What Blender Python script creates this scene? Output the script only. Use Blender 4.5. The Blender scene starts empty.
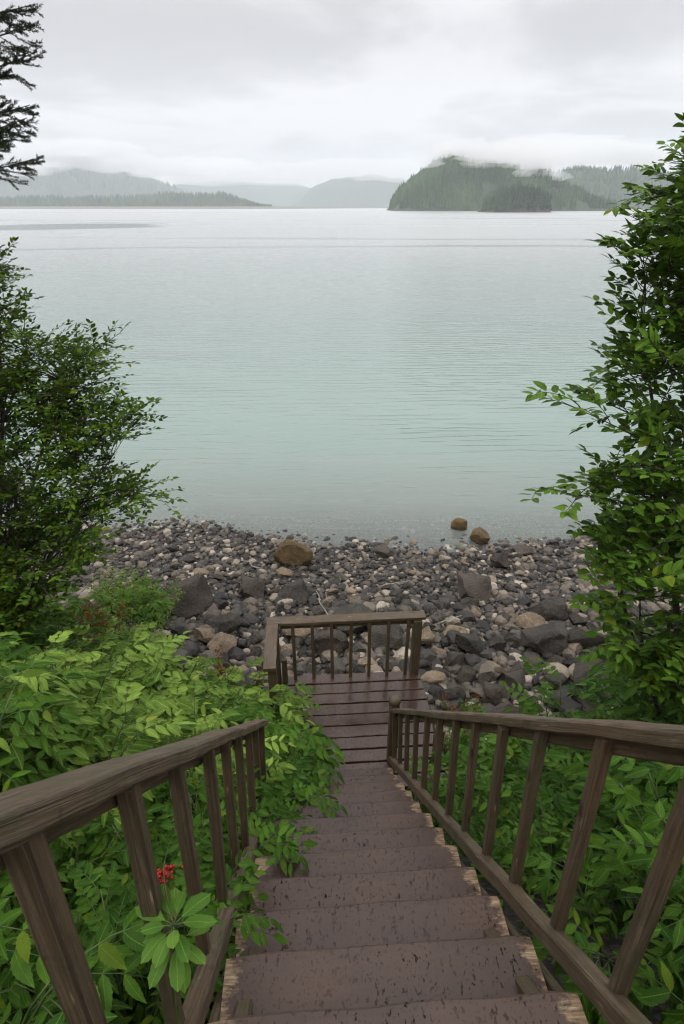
import bpy, math, random
import numpy as np
from mathutils import Vector, Matrix, noise as mnoise

random.seed(11)
rng = np.random.default_rng(11)
scene = bpy.context.scene
COL = scene.collection
R = math.radians

# ------------------------------------------------------------------ camera
CAM_Z = 7.0
PITCH = R(27.6)
FPX = 586.0
cam_d = bpy.data.cameras.new("camera")
cam_d.sensor_fit = 'VERTICAL'
cam_d.sensor_height = 36.0
cam_d.sensor_width = 24.0
cam_d.lens = 36.0 * FPX / 1024.0
cam_d.clip_start = 0.05
cam_d.clip_end = 30000
cam = bpy.data.objects.new("camera", cam_d)
COL.objects.link(cam)
cam.location = (0, 0, CAM_Z)
cam.rotation_euler = (R(90) - PITCH, 0, 0)
scene.camera = cam

# ------------------------------------------------------------------ sky, sun, exposure
SUN_EL, SUN_AZ = R(58), R(-140)
world = bpy.data.worlds.new("World")
scene.world = world
world.use_nodes = True
wn, wl = world.node_tree.nodes, world.node_tree.links
wn.clear()


def wnode(t, **kw):
    n = wn.new(t)
    for k, v in kw.items():
        setattr(n, k, v)
    return n


wout = wnode("ShaderNodeOutputWorld")
wbg = wnode("ShaderNodeBackground")
wbg.inputs["Strength"].default_value = 0.1
sky = wnode("ShaderNodeTexSky", sky_type='NISHITA', sun_disc=False)
sky.sun_elevation = SUN_EL
sky.sun_rotation = SUN_AZ
sky.air_density = 1.0
sky.dust_density = 3.0
wtc = wnode("ShaderNodeTexCoord")
wsep = wnode("ShaderNodeSeparateXYZ")
wl.new(wtc.outputs["Generated"], wsep.inputs[0])


def wmath(op, a, b=None, clamp=False):
    n = wnode("ShaderNodeMath", operation=op, use_clamp=clamp)
    for i, v in enumerate((a, b)):
        if v is None:
            continue
        if isinstance(v, (int, float)):
            n.inputs[i].default_value = v
        else:
            wl.new(v, n.inputs[i])
    return n.outputs[0]


def wramp(val, pts):
    n = wnode("ShaderNodeValToRGB")
    el = n.color_ramp.elements
    while len(el) < len(pts):
        el.new(0.5)
    for e, (p, c) in zip(el, pts):
        e.position = p
        e.color = (c, c, c, 1) if isinstance(c, (int, float)) else (*c, 1)
    n.color_ramp.interpolation = 'EASE'
    wl.new(val, n.inputs[0])
    return n.outputs[0]


zc = wmath('MAXIMUM', wsep.outputs[2], 0.0)
zd = wmath('ADD', zc, 0.16)
wcomb = wnode("ShaderNodeCombineXYZ")
wl.new(wmath('DIVIDE', wsep.outputs[0], zd), wcomb.inputs[0])
wl.new(wmath('DIVIDE', wsep.outputs[1], zd), wcomb.inputs[1])
wnoi = wnode("ShaderNodeTexNoise")
wnoi.inputs["Scale"].default_value = 0.95
wnoi.inputs["Detail"].default_value = 4
wnoi.inputs["Roughness"].default_value = 0.52
wnoi.inputs["Distortion"].default_value = 0.35
wmap = wnode("ShaderNodeMapping")
wmap.inputs["Location"].default_value = (3.4, 1.2, 0.0)
wl.new(wcomb.outputs[0], wmap.inputs[0])
wl.new(wmap.outputs[0], wnoi.inputs["Vector"])
# overcast luminance: brightest overhead, a bright low band, grey cloud bases above it
lum = wramp(wsep.outputs[2], [(0.0, 0.375), (0.06, 0.40), (0.12, 0.42), (0.20, 0.37), (0.30, 0.45), (0.9, 1.0)])
cl = wramp(wnoi.outputs["Fac"], [(0.38, 0.72), (0.60, 1.04)])
veil = wramp(wsep.outputs[2], [(0.02, 1.0), (0.10, 0.0)])
clv = wmath('ADD', wmath('MULTIPLY', cl, wmath('SUBTRACT', 1.0, veil)), wmath('MULTIPLY', veil, 0.97))
lumc = wmath('MULTIPLY', wmath('MULTIPLY', lum, clv), wmath('ADD', 20.4, wmath('MULTIPLY', zc, 9.0)))
wtint = wnode("ShaderNodeCombineXYZ")
wl.new(wmath('MULTIPLY', lumc, 1.0), wtint.inputs[0])
wl.new(wmath('MULTIPLY', lumc, 0.978), wtint.inputs[1])
wl.new(wmath('MULTIPLY', lumc, 0.995), wtint.inputs[2])
wmix = wnode("ShaderNodeMix", data_type='RGBA')
wmix.inputs["Factor"].default_value = 0.95
wl.new(sky.outputs[0], wmix.inputs["A"])
wl.new(wtint.outputs[0], wmix.inputs["B"])
wl.new(wmix.outputs["Result"], wbg.inputs["Color"])
wl.new(wbg.outputs[0], wout.inputs[0])

sun_d = bpy.data.lights.new("sun", 'SUN')
sun_d.energy = 1.1
sun_d.angle = R(40)
sun_d.color = (1.0, 0.97, 0.92)
sun = bpy.data.objects.new("sun", sun_d)
COL.objects.link(sun)
sun.location = (0, 0, 60)
sdir = Vector((math.sin(SUN_AZ) * math.cos(SUN_EL), math.cos(SUN_AZ) * math.cos(SUN_EL), math.sin(SUN_EL)))
sun.rotation_euler = sdir.to_track_quat('Z', 'Y').to_euler()

vs = scene.view_settings
vs.view_transform = 'Standard'
vs.look = 'None'
vs.exposure = 0.0
vs.gamma = 1.0
vs.use_curve_mapping = False
cy = scene.cycles
cy.use_denoising = True
cy.denoiser = 'OPENIMAGEDENOISE'
cy.denoising_input_passes = 'RGB_ALBEDO_NORMAL'
cy.denoising_prefilter = 'ACCURATE'
cy.sample_clamp_indirect = 4.0
scene.cycles.filter_width = 1.25
cy.max_bounces = 10
cy.diffuse_bounces = 4
cy.glossy_bounces = 3
cy.transmission_bounces = 5
cy.transparent_max_bounces = 12
cy.volume_bounces = 3
cy.caustics_reflective = False
cy.caustics_refractive = False


# ------------------------------------------------------------------ helpers
def at(u, v, D):
    """point seen at pixel (u, v), D metres along the optical axis"""
    x = (u - 342.0) / FPX
    yc = (512.0 - v) / FPX
    return Vector((x * D, (math.cos(PITCH) + yc * math.sin(PITCH)) * D,
                   CAM_Z + (-math.sin(PITCH) + yc * math.cos(PITCH)) * D))


def at_y(u, v, Y):
    yc = (512.0 - v) / FPX
    return at(u, v, Y / (math.cos(PITCH) + yc * math.sin(PITCH)))


def pix(p):
    d = p[1] * math.cos(PITCH) - (p[2] - CAM_Z) * math.sin(PITCH)
    up = p[1] * math.sin(PITCH) + (p[2] - CAM_Z) * math.cos(PITCH)
    return 342 + FPX * p[0] / d, 512 - FPX * up / d, d


def sstep(a, b, x):
    t = min(1.0, max(0.0, (x - a) / (b - a)))
    return t * t * (3 - 2 * t)


def nz(x, y, z=0.0, s=1.0):
    return mnoise.noise(Vector((x * s, y * s, z)))


def height(x, y):
    """ground level: steep bank, stony beach, sea bed"""
    b = 1.5 * sstep(-0.95, -2.6, x) if x < -0.95 else 0.0
    if x < -2.6:
        b += 0.9 * sstep(-2.6, -6.0, x)
    if x > 1.4:
        b = 0.9 * sstep(1.4, 3.0, x)
    b *= 1 - sstep(6.0, 10.5, y)
    b += (min(1.3, 0.05 * (x - 2.0) ** 2) - 0.70) * sstep(5.5, 11.0, y) if y > 5.5 else 0.0
    ye = y - b
    if ye < 4.3:
        h = min(4.5 - 0.9267 * (ye - 0.8), 6.35)
    elif ye < 12.0:
        h = 1.256 * (12.0 - ye) / 7.7
    elif ye < 40:
        h = -0.115 * (ye - 12.0)
    else:
        h = -3.22 - 0.01 * min(ye - 40, 300)
    if ye < 12:
        h += 0.09 * nz(x, y, 3.0, 0.9) + 0.05 * nz(x, y, 7.0, 2.3)
    else:
        h += 0.06 * nz(x, y, 3.0, 0.6)
    return h


class Geo:
    """collects vertices and faces, with a uv per corner and two floats per vertex"""

    def __init__(self):
        self.v, self.f, self.uv, self.a, self.n = [], [], [], [], 0

    def add(self, V, F, uv=None, var=None):
        V = np.asarray(V, dtype=np.float64)
        m = len(V)
        self.v.append(V)
        if isinstance(F, np.ndarray):
            F = [F]
        for q in F:
            self.f.append(np.asarray(q, dtype=np.int64) + self.n)
        if uv is None:
            uv = np.zeros((m, 2))
        self.uv.append(np.asarray(uv, dtype=np.float64))
        if var is None:
            var = np.full(m, random.random())
        elif np.isscalar(var):
            var = np.full(m, var)
        self.a.append(np.asarray(var, dtype=np.float64))
        self.n += m

    def mesh(self, name, smooth=True):
        me = bpy.data.meshes.new(name)
        V = np.concatenate(self.v)
        me.vertices.add(len(V))
        me.vertices.foreach_set("co", V.astype(np.float32).ravel())
        loops = np.concatenate([q.ravel() for q in self.f])
        sizes = np.concatenate([np.full(len(q), q.shape[1]) for q in self.f])
        starts = np.concatenate([[0], np.cumsum(sizes)[:-1]])
        me.loops.add(len(loops))
        me.loops.foreach_set("vertex_index", loops.astype(np.int32))
        me.polygons.add(len(sizes))
        me.polygons.foreach_set("loop_start", starts.astype(np.int32))
        me.polygons.foreach_set("use_smooth", np.full(len(sizes), smooth))
        UV = np.concatenate(self.uv)
        l = me.uv_layers.new(name="UVMap")
        l.data.foreach_set("uv", UV[loops].astype(np.float32).ravel())
        at_ = me.attributes.new("var", 'FLOAT', 'POINT')
        at_.data.foreach_set("value", np.concatenate(self.a).astype(np.float32))
        me.update(calc_edges=True)
        return me

    def build(self, name, m, parent=None, smooth=True):
        me = self.mesh(name, smooth)
        if m:
            me.materials.append(m)
        o = bpy.data.objects.new(name, me)
        COL.objects.link(o)
        if parent is not None:
            o.parent = parent
        return o


def tag(o, label=None, cat=None, group=None, kind=None):
    for k, v in (("label", label), ("category", cat), ("group", group), ("kind", kind)):
        if v:
            o[k] = v
    return o


def empty(name, loc=(0, 0, 0), rz=0.0):
    o = bpy.data.objects.new(name, None)
    o.empty_display_size = 0.2
    COL.objects.link(o)
    o.location = loc
    o.rotation_euler = (0, 0, rz)
    return o


def copy_tree(o, parent=None):
    c = o.copy()
    COL.objects.link(c)
    if parent is not None:
        c.parent = parent
    for ch in list(o.children):
        copy_tree(ch, c)
    return c


def frame(d, up=Vector((0, 0, 1))):
    d = d.normalized()
    s = d.cross(up)
    if s.length < 1e-4:
        s = d.cross(Vector((0, 1, 0)))
    s.normalize()
    return d, s, s.cross(d)


def beam(g, p0, p1, w, h, up=Vector((0, 0, 1)), ch=0.005, seg=None, wob=0.0015):
    """a sawn timber from p0 to p1, w across and h high, with eased edges and a little warp"""
    p0, p1 = Vector(p0), Vector(p1)
    d, s, u = frame(p1 - p0, up)
    L = (p1 - p0).length
    n = seg or max(2, int(L / 0.07) + 1)
    a, b = w / 2, h / 2
    sec = [(-a + ch, -b), (a - ch, -b), (a, -b + ch), (a, b - ch), (a - ch, b), (-a + ch, b), (-a, b - ch), (-a, -b + ch)]
    sx = random.random() * 20
    V, UV = [], []
    per = [0]
    for i in range(8):
        q, r_ = sec[i], sec[(i + 1) % 8]
        per.append(per[-1] + math.hypot(q[0] - r_[0], q[1] - r_[1]))
    ou, ov = random.random() * 30, random.random() * 30
    rows = [0.0] + [ch + (L - 2 * ch) * i / (n - 1) for i in range(n)] + [L]
    for k, t in enumerate(rows):
        e = 0.7 if k in (0, len(rows) - 1) else 1.0
        o = p0 + d * t
        wx = wob * 2 * nz(t * 2.1, sx)
        wy = wob * 2 * nz(t * 2.1, sx + 9)
        for i, (x, y) in enumerate(sec):
            ex = x - math.copysign(ch * (1 - e), x) if e < 1 else x
            ey = y - math.copysign(ch * (1 - e), y) if e < 1 else y
            er = wob * 1.1 * nz(t * 9 + i * 5.3, sx + 3) + wob * 0.8 * nz(t * 26 + i * 7.7, sx + 5)
            V.append(o + s * (ex + wx + math.copysign(er, x)) + u * (ey + wy + math.copysign(er, y)))
            UV.append((ou + t, ov + per[i]))
    m = len(rows)
    q = [[r_ * 8 + i, r_ * 8 + (i + 1) % 8, (r_ + 1) * 8 + (i + 1) % 8, (r_ + 1) * 8 + i] for r_ in range(m - 1) for i in range(8)]
    caps = np.array([[7 - i for i in range(8)], [(m - 1) * 8 + i for i in range(8)]])
    g.add([tuple(x) for x in V], [np.array(q), caps], UV)


def tube(g, pts, r0, r1, sides=6, var=None):
    pts = [Vector(p) for p in pts]
    n = len(pts)
    V, UV = [], []
    L = 0
    pu = None
    for i, p in enumerate(pts):
        d = (pts[min(i + 1, n - 1)] - pts[max(i - 1, 0)])
        if d.length < 1e-9:
            d = Vector((0, 0, 1))
        d.normalize()
        if pu is None:
            _, s, u = frame(d)
        else:
            s = d.cross(pu)
            s = s.normalized() if s.length > 1e-5 else frame(d)[1]
            u = s.cross(d)
        pu = u
        if i:
            L += (p - pts[i - 1]).length
        r_ = r0 + (r1 - r0) * i / (n - 1)
        for k in range(sides):
            a = 2 * math.pi * k / sides
            V.append(p + s * (r_ * math.cos(a)) + u * (r_ * math.sin(a)))
            UV.append((L, k / sides))
    q = [[i * sides + k, i * sides + (k + 1) % sides, (i + 1) * sides + (k + 1) % sides, (i + 1) * sides + k]
         for i in range(n - 1) for k in range(sides)]
    cap = np.array([list(range(sides))[::-1], [(n - 1) * sides + k for k in range(sides)]])
    g.add([tuple(x) for x in V], [np.array(q), cap], UV, var)


def curve(p0, p1, bow, n=6):
    p0, p1 = Vector(p0), Vector(p1)
    return [p0.lerp(p1, i / (n - 1)) + Vector(bow) * (4 * (i / (n - 1)) * (1 - i / (n - 1))) for i in range(n)]


class Leaves:
    """a heap of leaf blades, each with a folded midrib, a droop and its own tone"""

    def __init__(self):
        self.o, self.f, self.n, self.L, self.w, self.d, self.var = [], [], [], [], [], [], []

    def add(self, o, f, n, L, w, droop=0.15, var=None):
        self.o.append(tuple(o)); self.f.append(tuple(f)); self.n.append(tuple(n))
        self.L.append(L); self.w.append(w); self.d.append(droop)
        self.var.append(random.random() if var is None else var)

    def into(self, g, prof=(0.80, 1.0, 0.62), st=(0.22, 0.5, 0.78), fold=0.18):
        if not self.o:
            return
        o, f, n = (np.array(a) for a in (self.o, self.f, self.n))
        L, w, d, var = (np.array(a) for a in (self.L, self.w, self.d, self.var))
        f /= np.linalg.norm(f, axis=1)[:, None] + 1e-9
        s = np.cross(f, n)
        s /= np.linalg.norm(s, axis=1)[:, None] + 1e-9
        n = np.cross(s, f)
        K, S = len(o), len(st)
        NV = 3 * S + 2
        P = np.zeros((K, NV, 3)); UV = np.zeros((K, NV, 2))
        twist = rng.normal(0, 0.25, K)
        curl = rng.normal(0, 0.10, K)

        def put(i, t, side, hw):
            lift = abs(side) * fold * hw * w
            P[:, i] = (o + f * (L * t)[:, None] + s * (side * hw * w + curl * L * t * t)[:, None]
                       + n * (lift - d * L * t * t + side * hw * w * twist * t)[:, None])
            UV[:, i, 0] = t
            UV[:, i, 1] = 0.5 + 0.5 * side * hw
        one = np.ones(K)
        put(0, 0 * one, 0, 0.0)
        k = 1
        for t, hw in zip(st, prof):
            put(k, t * one, -1, hw); put(k + 1, t * one, 0, 0.0); put(k + 2, t * one, 1, hw)
            k += 3
        put(NV - 1, one, 0, 0.0)
        e = NV - 4
        tri = np.array([[0, 2, 1], [0, 3, 2], [e, e + 1, NV - 1], [e + 1, e + 2, NV - 1]])
        quad = []
        for j in range(S - 1):
            b_ = 1 + 3 * j
            quad += [[b_, b_ + 1, b_ + 4, b_ + 3], [b_ + 1, b_ + 2, b_ + 5, b_ + 4]]
        quad = np.array(quad)
        off = (np.arange(K) * NV)[:, None, None]
        g.add(P.reshape(-1, 3), [(tri[None] + off).reshape(-1, 3), (quad[None] + off).reshape(-1, 4)],
              UV.reshape(-1, 2), np.repeat(var, NV))


TOOTH_ST = (0.10, 0.20, 0.235, 0.34, 0.375, 0.48, 0.515, 0.62, 0.65, 0.75, 0.78, 0.88)
TOOTH = (0.46, 0.84, 0.72, 1.02, 0.88, 1.02, 0.87, 0.88, 0.72, 0.66, 0.50, 0.32)


def rv(s=1.0):
    return Vector((random.gauss(0, s), random.gauss(0, s), random.gauss(0, s)))


# ------------------------------------------------------------------ materials
class NT:
    def __init__(self, name):
        self.m = bpy.data.materials.new(name)
        self.m.use_nodes = True
        self.t = self.m.node_tree
        self.n = self.t.nodes
        self.n.clear()
        self.out = self.n.new("ShaderNodeOutputMaterial")

    def node(self, t, ins=None, **kw):
        n = self.n.new(t)
        for k, v in kw.items():
            setattr(n, k, v)
        for k, v in (ins or {}).items():
            self.set(n.inputs[k], v)
        return n

    def set(self, s, v):
        if hasattr(v, "links"):
            self.t.links.new(v, s)
        else:
            s.default_value = v

    def math(self, op, a, b=0.0, clamp=False):
        n = self.node("ShaderNodeMath", operation=op, use_clamp=clamp)
        self.set(n.inputs[0], a); self.set(n.inputs[1], b)
        return n.outputs[0]

    def mix(self, f, a, b, blend='MIX'):
        n = self.node("ShaderNodeMix", data_type='RGBA', blend_type=blend)
        for k, v in (("Factor", f), ("A", a), ("B", b)):
            if isinstance(v, tuple) and len(v) == 3:
                v = (*v, 1)
            self.set(n.inputs[k], v)
        return n.outputs["Result"]

    def ramp(self, v, pts, interp='LINEAR'):
        n = self.node("ShaderNodeValToRGB")
        el = n.color_ramp.elements
        while len(el) < len(pts):
            el.new(0.5)
        for e, (p, c) in zip(el, pts):
            e.position = p
            e.color = (c, c, c, 1) if isinstance(c, (int, float)) else (*c, 1)
        n.color_ramp.interpolation = interp
        self.set(n.inputs[0], v)
        return n.outputs[0]

    def noise(self, vec, scale, detail=4, rough=0.55, dist=0.0):
        n = self.node("ShaderNodeTexNoise")
        if vec is not None:
            self.set(n.inputs["Vector"], vec)
        n.inputs["Scale"].default_value = scale
        n.inputs["Detail"].default_value = detail
        n.inputs["Roughness"].default_value = rough
        n.inputs["Distortion"].default_value = dist
        return n.outputs["Fac"]

    def mapping(self, vec, scale=(1, 1, 1), loc=(0, 0, 0), rot=(0, 0, 0)):
        n = self.node("ShaderNodeMapping")
        self.set(n.inputs["Vector"], vec)
        n.inputs["Scale"].default_value = scale
        n.inputs["Location"].default_value = loc
        n.inputs["Rotation"].default_value = rot
        return n.outputs[0]

    def coord(self, k):
        return self.node("ShaderNodeTexCoord").outputs[k]

    def pos(self):
        return self.node("ShaderNodeNewGeometry").outputs["Position"]

    def bump(self, h, strength=0.4, dist=0.01, normal=None):
        n = self.node("ShaderNodeBump")
        n.inputs["Strength"].default_value = strength
        n.inputs["Distance"].default_value = dist
        self.set(n.inputs["Height"], h)
        if normal is not None:
            self.set(n.inputs["Normal"], normal)
        return n.outputs[0]

    def attr(self, name):
        return self.node("ShaderNodeAttribute", attribute_name=name).outputs["Fac"]

    def pbsdf(self, col, rough=0.6, normal=None, spec=0.5):
        n = self.node("ShaderNodeBsdfPrincipled")
        if isinstance(col, tuple):
            col = (*col, 1)
        self.set(n.inputs["Base Color"], col)
        self.set(n.inputs["Roughness"], rough)
        n.inputs["Specular IOR Level"].default_value = spec
        if normal is not None:
            self.set(n.inputs["Normal"], normal)
        return n.outputs[0]

    def done(self, sh, vol=None):
        if sh is not None:
            self.t.links.new(sh, self.out.inputs["Surface"])
        if vol is not None:
            self.t.links.new(vol, self.out.inputs["Volume"])
        return self.m


def mat_weathered():
    """bare handrail timber gone brown grey, grain along the piece, green algae and pale splinters"""
    t = NT("weathered_timber")
    uv = t.coord("UV")
    g1 = t.noise(t.mapping(uv, (3.2, 130, 1)), 1.0, 6, 0.68, 0.5)
    g2 = t.noise(t.mapping(uv, (5, 380, 1)), 1.0, 3, 0.6)
    blot = t.noise(t.pos(), 5.0, 4, 0.6)
    fine = t.noise(t.pos(), 38.0, 3, 0.6)
    col = t.ramp(g1, [(0.28, (0.030, 0.021, 0.013)), (0.5, (0.080, 0.058, 0.035)), (0.72, (0.150, 0.112, 0.072))])
    col = t.mix(t.ramp(g2, [(0.32, 0.6), (0.40, 0.0)]), col, (0.010, 0.007, 0.005))
    col = t.mix(t.ramp(t.noise(t.pos(), 1.3, 3), [(0.45, 0.0), (0.7, 0.5)]), col, (0.105, 0.058, 0.030))
    col = t.mix(t.ramp(blot, [(0.48, 0.0), (0.66, 0.6)]), col, (0.050, 0.048, 0.022))
    col = t.mix(t.ramp(fine, [(0.60, 0.0), (0.74, 0.55)]), col, (0.018, 0.013, 0.010))
    col = t.mix(t.ramp(t.noise(t.mapping(uv, (5, 42, 1), (4, 8, 0)), 1.0, 3), [(0.66, 0.0), (0.72, 0.7)]), col, (0.30, 0.23, 0.15))
    kv = t.node("ShaderNodeTexVoronoi")
    t.set(kv.inputs["Vector"], t.mapping(uv, (2.6, 9.0, 1)))
    kv.inputs["Scale"].default_value = 1.0
    col = t.mix(t.ramp(kv.outputs["Distance"], [(0.055, 0.85), (0.12, 0.0)]), col, (0.020, 0.011, 0.006))
    h = t.math('ADD', t.math('MULTIPLY', g1, 1.0), t.math('MULTIPLY', g2, 0.5))
    return t.done(t.pbsdf(col, t.ramp(blot, [(0.3, 0.42), (0.7, 0.68)]), t.bump(h, 0.9, 0.005), 0.35))


def mat_painted(name, rough, wear):
    """brown mauve deck paint, pitted, rubbed through to pale wood at the plank ends"""
    t = NT(name)
    uv = t.coord("UV")
    ob = t.coord("Object")
    g1 = t.noise(t.mapping(uv, (3, 45, 1)), 1.0, 4, 0.6)
    big = t.noise(t.pos(), 2.6, 4, 0.6)
    base = t.ramp(big, [(0.3, (0.036, 0.021, 0.015)), (0.7, (0.075, 0.046, 0.033))])
    base = t.mix(t.ramp(g1, [(0.30, 0.35), (0.62, 0.0)]), base, (0.040, 0.028, 0.026))
    sx = t.node("ShaderNodeSeparateXYZ", {0: ob}).outputs
    sp_ = t.pos()
    pits = t.noise(t.mapping(sp_, (70, 34, 30)), 1.0, 4, 0.62, 0.2)
    pm = t.ramp(pits, [(0.606, 0.0), (0.628, 1.0)])
    amount = t.ramp(t.noise(sp_, 4.5, 3), [(0.40, 0.08), (0.64, 0.8)])
    base = t.mix(t.math('MULTIPLY', t.math('MULTIPLY', pm, 1.0), amount), base, (0.006, 0.005, 0.0045))
    specks = t.noise(t.mapping(sp_, (150, 95, 90)), 1.0, 2, 0.5)
    base = t.mix(t.ramp(specks, [(0.60, 0.0), (0.68, 0.75)]), base, (0.014, 0.010, 0.009))
    h = t.math('SUBTRACT', t.math('MULTIPLY', g1, 0.4), pm)
    rg = t.ramp(big, [(0.32, rough - 0.08), (0.68, rough + 0.14)])
    if wear:
        edge = t.math('ABSOLUTE', sx[0])
        wob = t.math('MULTIPLY', t.math('SUBTRACT', t.noise(t.mapping(sp_, (8, 14, 6)), 1.0, 6, 0.7), 0.5), 0.30)
        wm = t.ramp(t.math('ADD', edge, wob), [(0.464, 0.0), (0.496, 1.0)])
        fib = t.noise(t.mapping(sp_, (14, 120, 60)), 1.0, 4, 0.65)
        raw = t.ramp(fib, [(0.30, (0.07, 0.045, 0.028)), (0.50, (0.21, 0.145, 0.085)), (0.68, (0.40, 0.30, 0.19))])
        base = t.mix(wm, base, raw)
        h = t.math('SUBTRACT', h, t.math('MULTIPLY', wm, 1.2))
        h = t.math('ADD', h, t.math('MULTIPLY', fib, t.math('MULTIPLY', wm, 0.8)))
    hole = t.math('MULTIPLY', pm, amount)
    nd = t.node("ShaderNodeBsdfPrincipled")
    t.set(nd.inputs["Base Color"], base)
    t.set(nd.inputs["Roughness"], t.math('MAXIMUM', rg, hole))
    t.set(nd.inputs["Specular IOR Level"], t.math('MULTIPLY', t.math('SUBTRACT', 1.0, hole), 0.32))
    t.set(nd.inputs["Normal"], t.bump(h, 0.6, 0.003))
    return t.done(nd.outputs[0])


def mat_leaf(name, dark, light, trans=0.35, rough=0.42, vein=True, edge=None):
    t = NT(name)
    var = t.attr("var")
    rnd = t.node("ShaderNodeObjectInfo").outputs["Random"]
    k = t.math('ADD', t.math('MULTIPLY', var, 0.75), t.math('MULTIPLY', rnd, 0.25))
    col = t.ramp(k, [(0.05, dark), (0.55, tuple((a + b) / 2 for a, b in zip(dark, light))), (0.95, light)])
    uv = t.coord("UV")
    sp = t.node("ShaderNodeSeparateXYZ", {0: uv}).outputs
    side = t.math('ABSOLUTE', t.math('SUBTRACT', sp[1], 0.5))
    normal = None
    if vein:
        mid = t.ramp(side, [(0.0, 1.0), (0.05, 0.0)])
        sv = t.math('SINE', t.math('MULTIPLY', t.math('SUBTRACT', sp[0], t.math('MULTIPLY', side, 0.55)), 52.0))
        vv = t.ramp(sv, [(0.80, 0.0), (1.0, 1.0)])
        col = t.mix(t.math('MULTIPLY', mid, 0.6), col, tuple(min(1, c * 1.7 + 0.02) for c in light))
        col = t.mix(t.math('MULTIPLY', vv, 0.28), col, tuple(min(1, c * 1.4 + 0.01) for c in light))
        normal = t.bump(t.math('ADD', t.math('MULTIPLY', vv, -0.6), t.math('MULTIPLY', mid, -1.0)), 0.5, 0.003)
    old = t.ramp(t.math('FRACT', t.math('MULTIPLY', var, 37.3)), [(0.968, 0.0), (0.980, 0.7)])
    col = t.mix(old, col, (light[0] * 1.6, light[1] * 1.05, light[2] * 0.7))
    spot = t.noise(t.coord("Object"), 75.0, 3, 0.7)
    col = t.mix(t.ramp(spot, [(0.66, 0.0), (0.71, 0.6)]), col, (0.045, 0.030, 0.010))
    blotch = t.noise(t.coord("Object"), 16.0, 2)
    col = t.mix(t.ramp(blotch, [(0.35, 0.3), (0.6, 0.0)]), col, tuple(c * 0.5 for c in dark))
    p = t.pbsdf(col, rough, normal, 0.05 if not vein else 0.07)
    tl = t.node("ShaderNodeBsdfTranslucent")
    t.set(tl.inputs["Color"], t.mix(0.75, col, tuple(min(1, c * 1.25) for c in light)))
    mx = t.node("ShaderNodeMixShader")
    mx.inputs[0].default_value = trans
    t.t.links.new(p, mx.inputs[1])
    t.t.links.new(tl.outputs[0], mx.inputs[2])
    return t.done(mx.outputs[0])


def mat_plain(name, a, b, scale=8.0, rough=0.7, bump=0.4, dist=0.01, spec=0.4):
    t = NT(name)
    n1 = t.noise(t.coord("Object"), scale, 5, 0.6)
    col = t.ramp(n1, [(0.3, a), (0.7, b)])
    return t.done(t.pbsdf(col, rough, t.bump(n1, bump, dist), spec))


def mat_rock(name, a, b, c, rough=0.5):
    """wet shore rock: two tones, fine grain, pale flecks"""
    t = NT(name)
    ob = t.pos()
    rnd = t.node("ShaderNodeObjectInfo").outputs["Random"]
    n1 = t.noise(ob, 3.4, 6, 0.62)
    n2 = t.noise(ob, 30.0, 7, 0.72)
    col = t.ramp(t.math('ADD', t.math('MULTIPLY', n1, 0.8), t.math('MULTIPLY', rnd, 0.2)), [(0.30, a), (0.66, b)])
    col = t.mix(t.ramp(n2, [(0.52, 0.0), (0.72, 0.7)]), col, c)
    col = t.mix(t.ramp(n2, [(0.30, 0.6), (0.44, 0.0)]), col, tuple(x * 0.4 for x in a))
    h = t.math('ADD', t.math('MULTIPLY', n1, 1.4), n2)
    return t.done(t.pbsdf(col, t.ramp(n1, [(0.35, rough - 0.12), (0.65, rough + 0.15)]), t.bump(h, 1.0, 0.05), 0.22))


def mat_pebbles():
    t = NT("shingle")
    var = t.attr("var")
    n2 = t.noise(t.pos(), 60.0, 3, 0.6)
    col = t.ramp(var, [(0.0, (0.009, 0.008, 0.0065)), (0.26, (0.024, 0.021, 0.017)), (0.48, (0.054, 0.047, 0.037)), (0.68, (0.090, 0.074, 0.055)),
                       (0.80, (0.115, 0.093, 0.069)), (0.92, (0.22, 0.180, 0.130)), (1.0, (0.38, 0.33, 0.26))])
    col = t.mix(t.ramp(n2, [(0.35, 0.5), (0.55, 0.0)]), col, (0.02, 0.018, 0.018))
    return t.done(t.pbsdf(col, 0.45, t.bump(n2, 0.4, 0.006), 0.25))


def mat_ground():
    t = NT("soil_and_shingle")
    p = t.pos()
    z = t.node("ShaderNodeSeparateXYZ", {0: p}).outputs[2]
    n1 = t.noise(p, 3.0, 6, 0.65)
    vo = t.node("ShaderNodeTexVoronoi")
    t.set(vo.inputs["Vector"], p)
    vo.inputs["Scale"].default_value = 19.0
    soil = t.ramp(n1, [(0.3, (0.010, 0.008, 0.006)), (0.7, (0.030, 0.022, 0.014))])
    cellv = t.node("ShaderNodeSeparateXYZ", {0: vo.outputs["Color"]}).outputs[0]
    stone = t.ramp(cellv, [(0.0, (0.012, 0.012, 0.013)), (0.6, (0.045, 0.041, 0.040)), (0.9, (0.10, 0.085, 0.07)), (1.0, (0.25, 0.21, 0.17))])
    stone = t.mix(t.ramp(vo.outputs["Distance"], [(0.25, 0.0), (0.6, 0.9)]), stone, (0.008, 0.008, 0.008))
    col = t.mix(t.ramp(t.math('ADD', t.math('MULTIPLY', z, 0.25), t.math('MULTIPLY', n1, 0.12)), [(0.42, 0.0), (0.47, 1.0)]), stone, soil)
    h = t.math('SUBTRACT', t.math('MULTIPLY', n1, 0.5), vo.outputs["Distance"])
    return t.done(t.pbsdf(col, 0.6, t.bump(h, 0.7, 0.04), 0.4))


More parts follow.
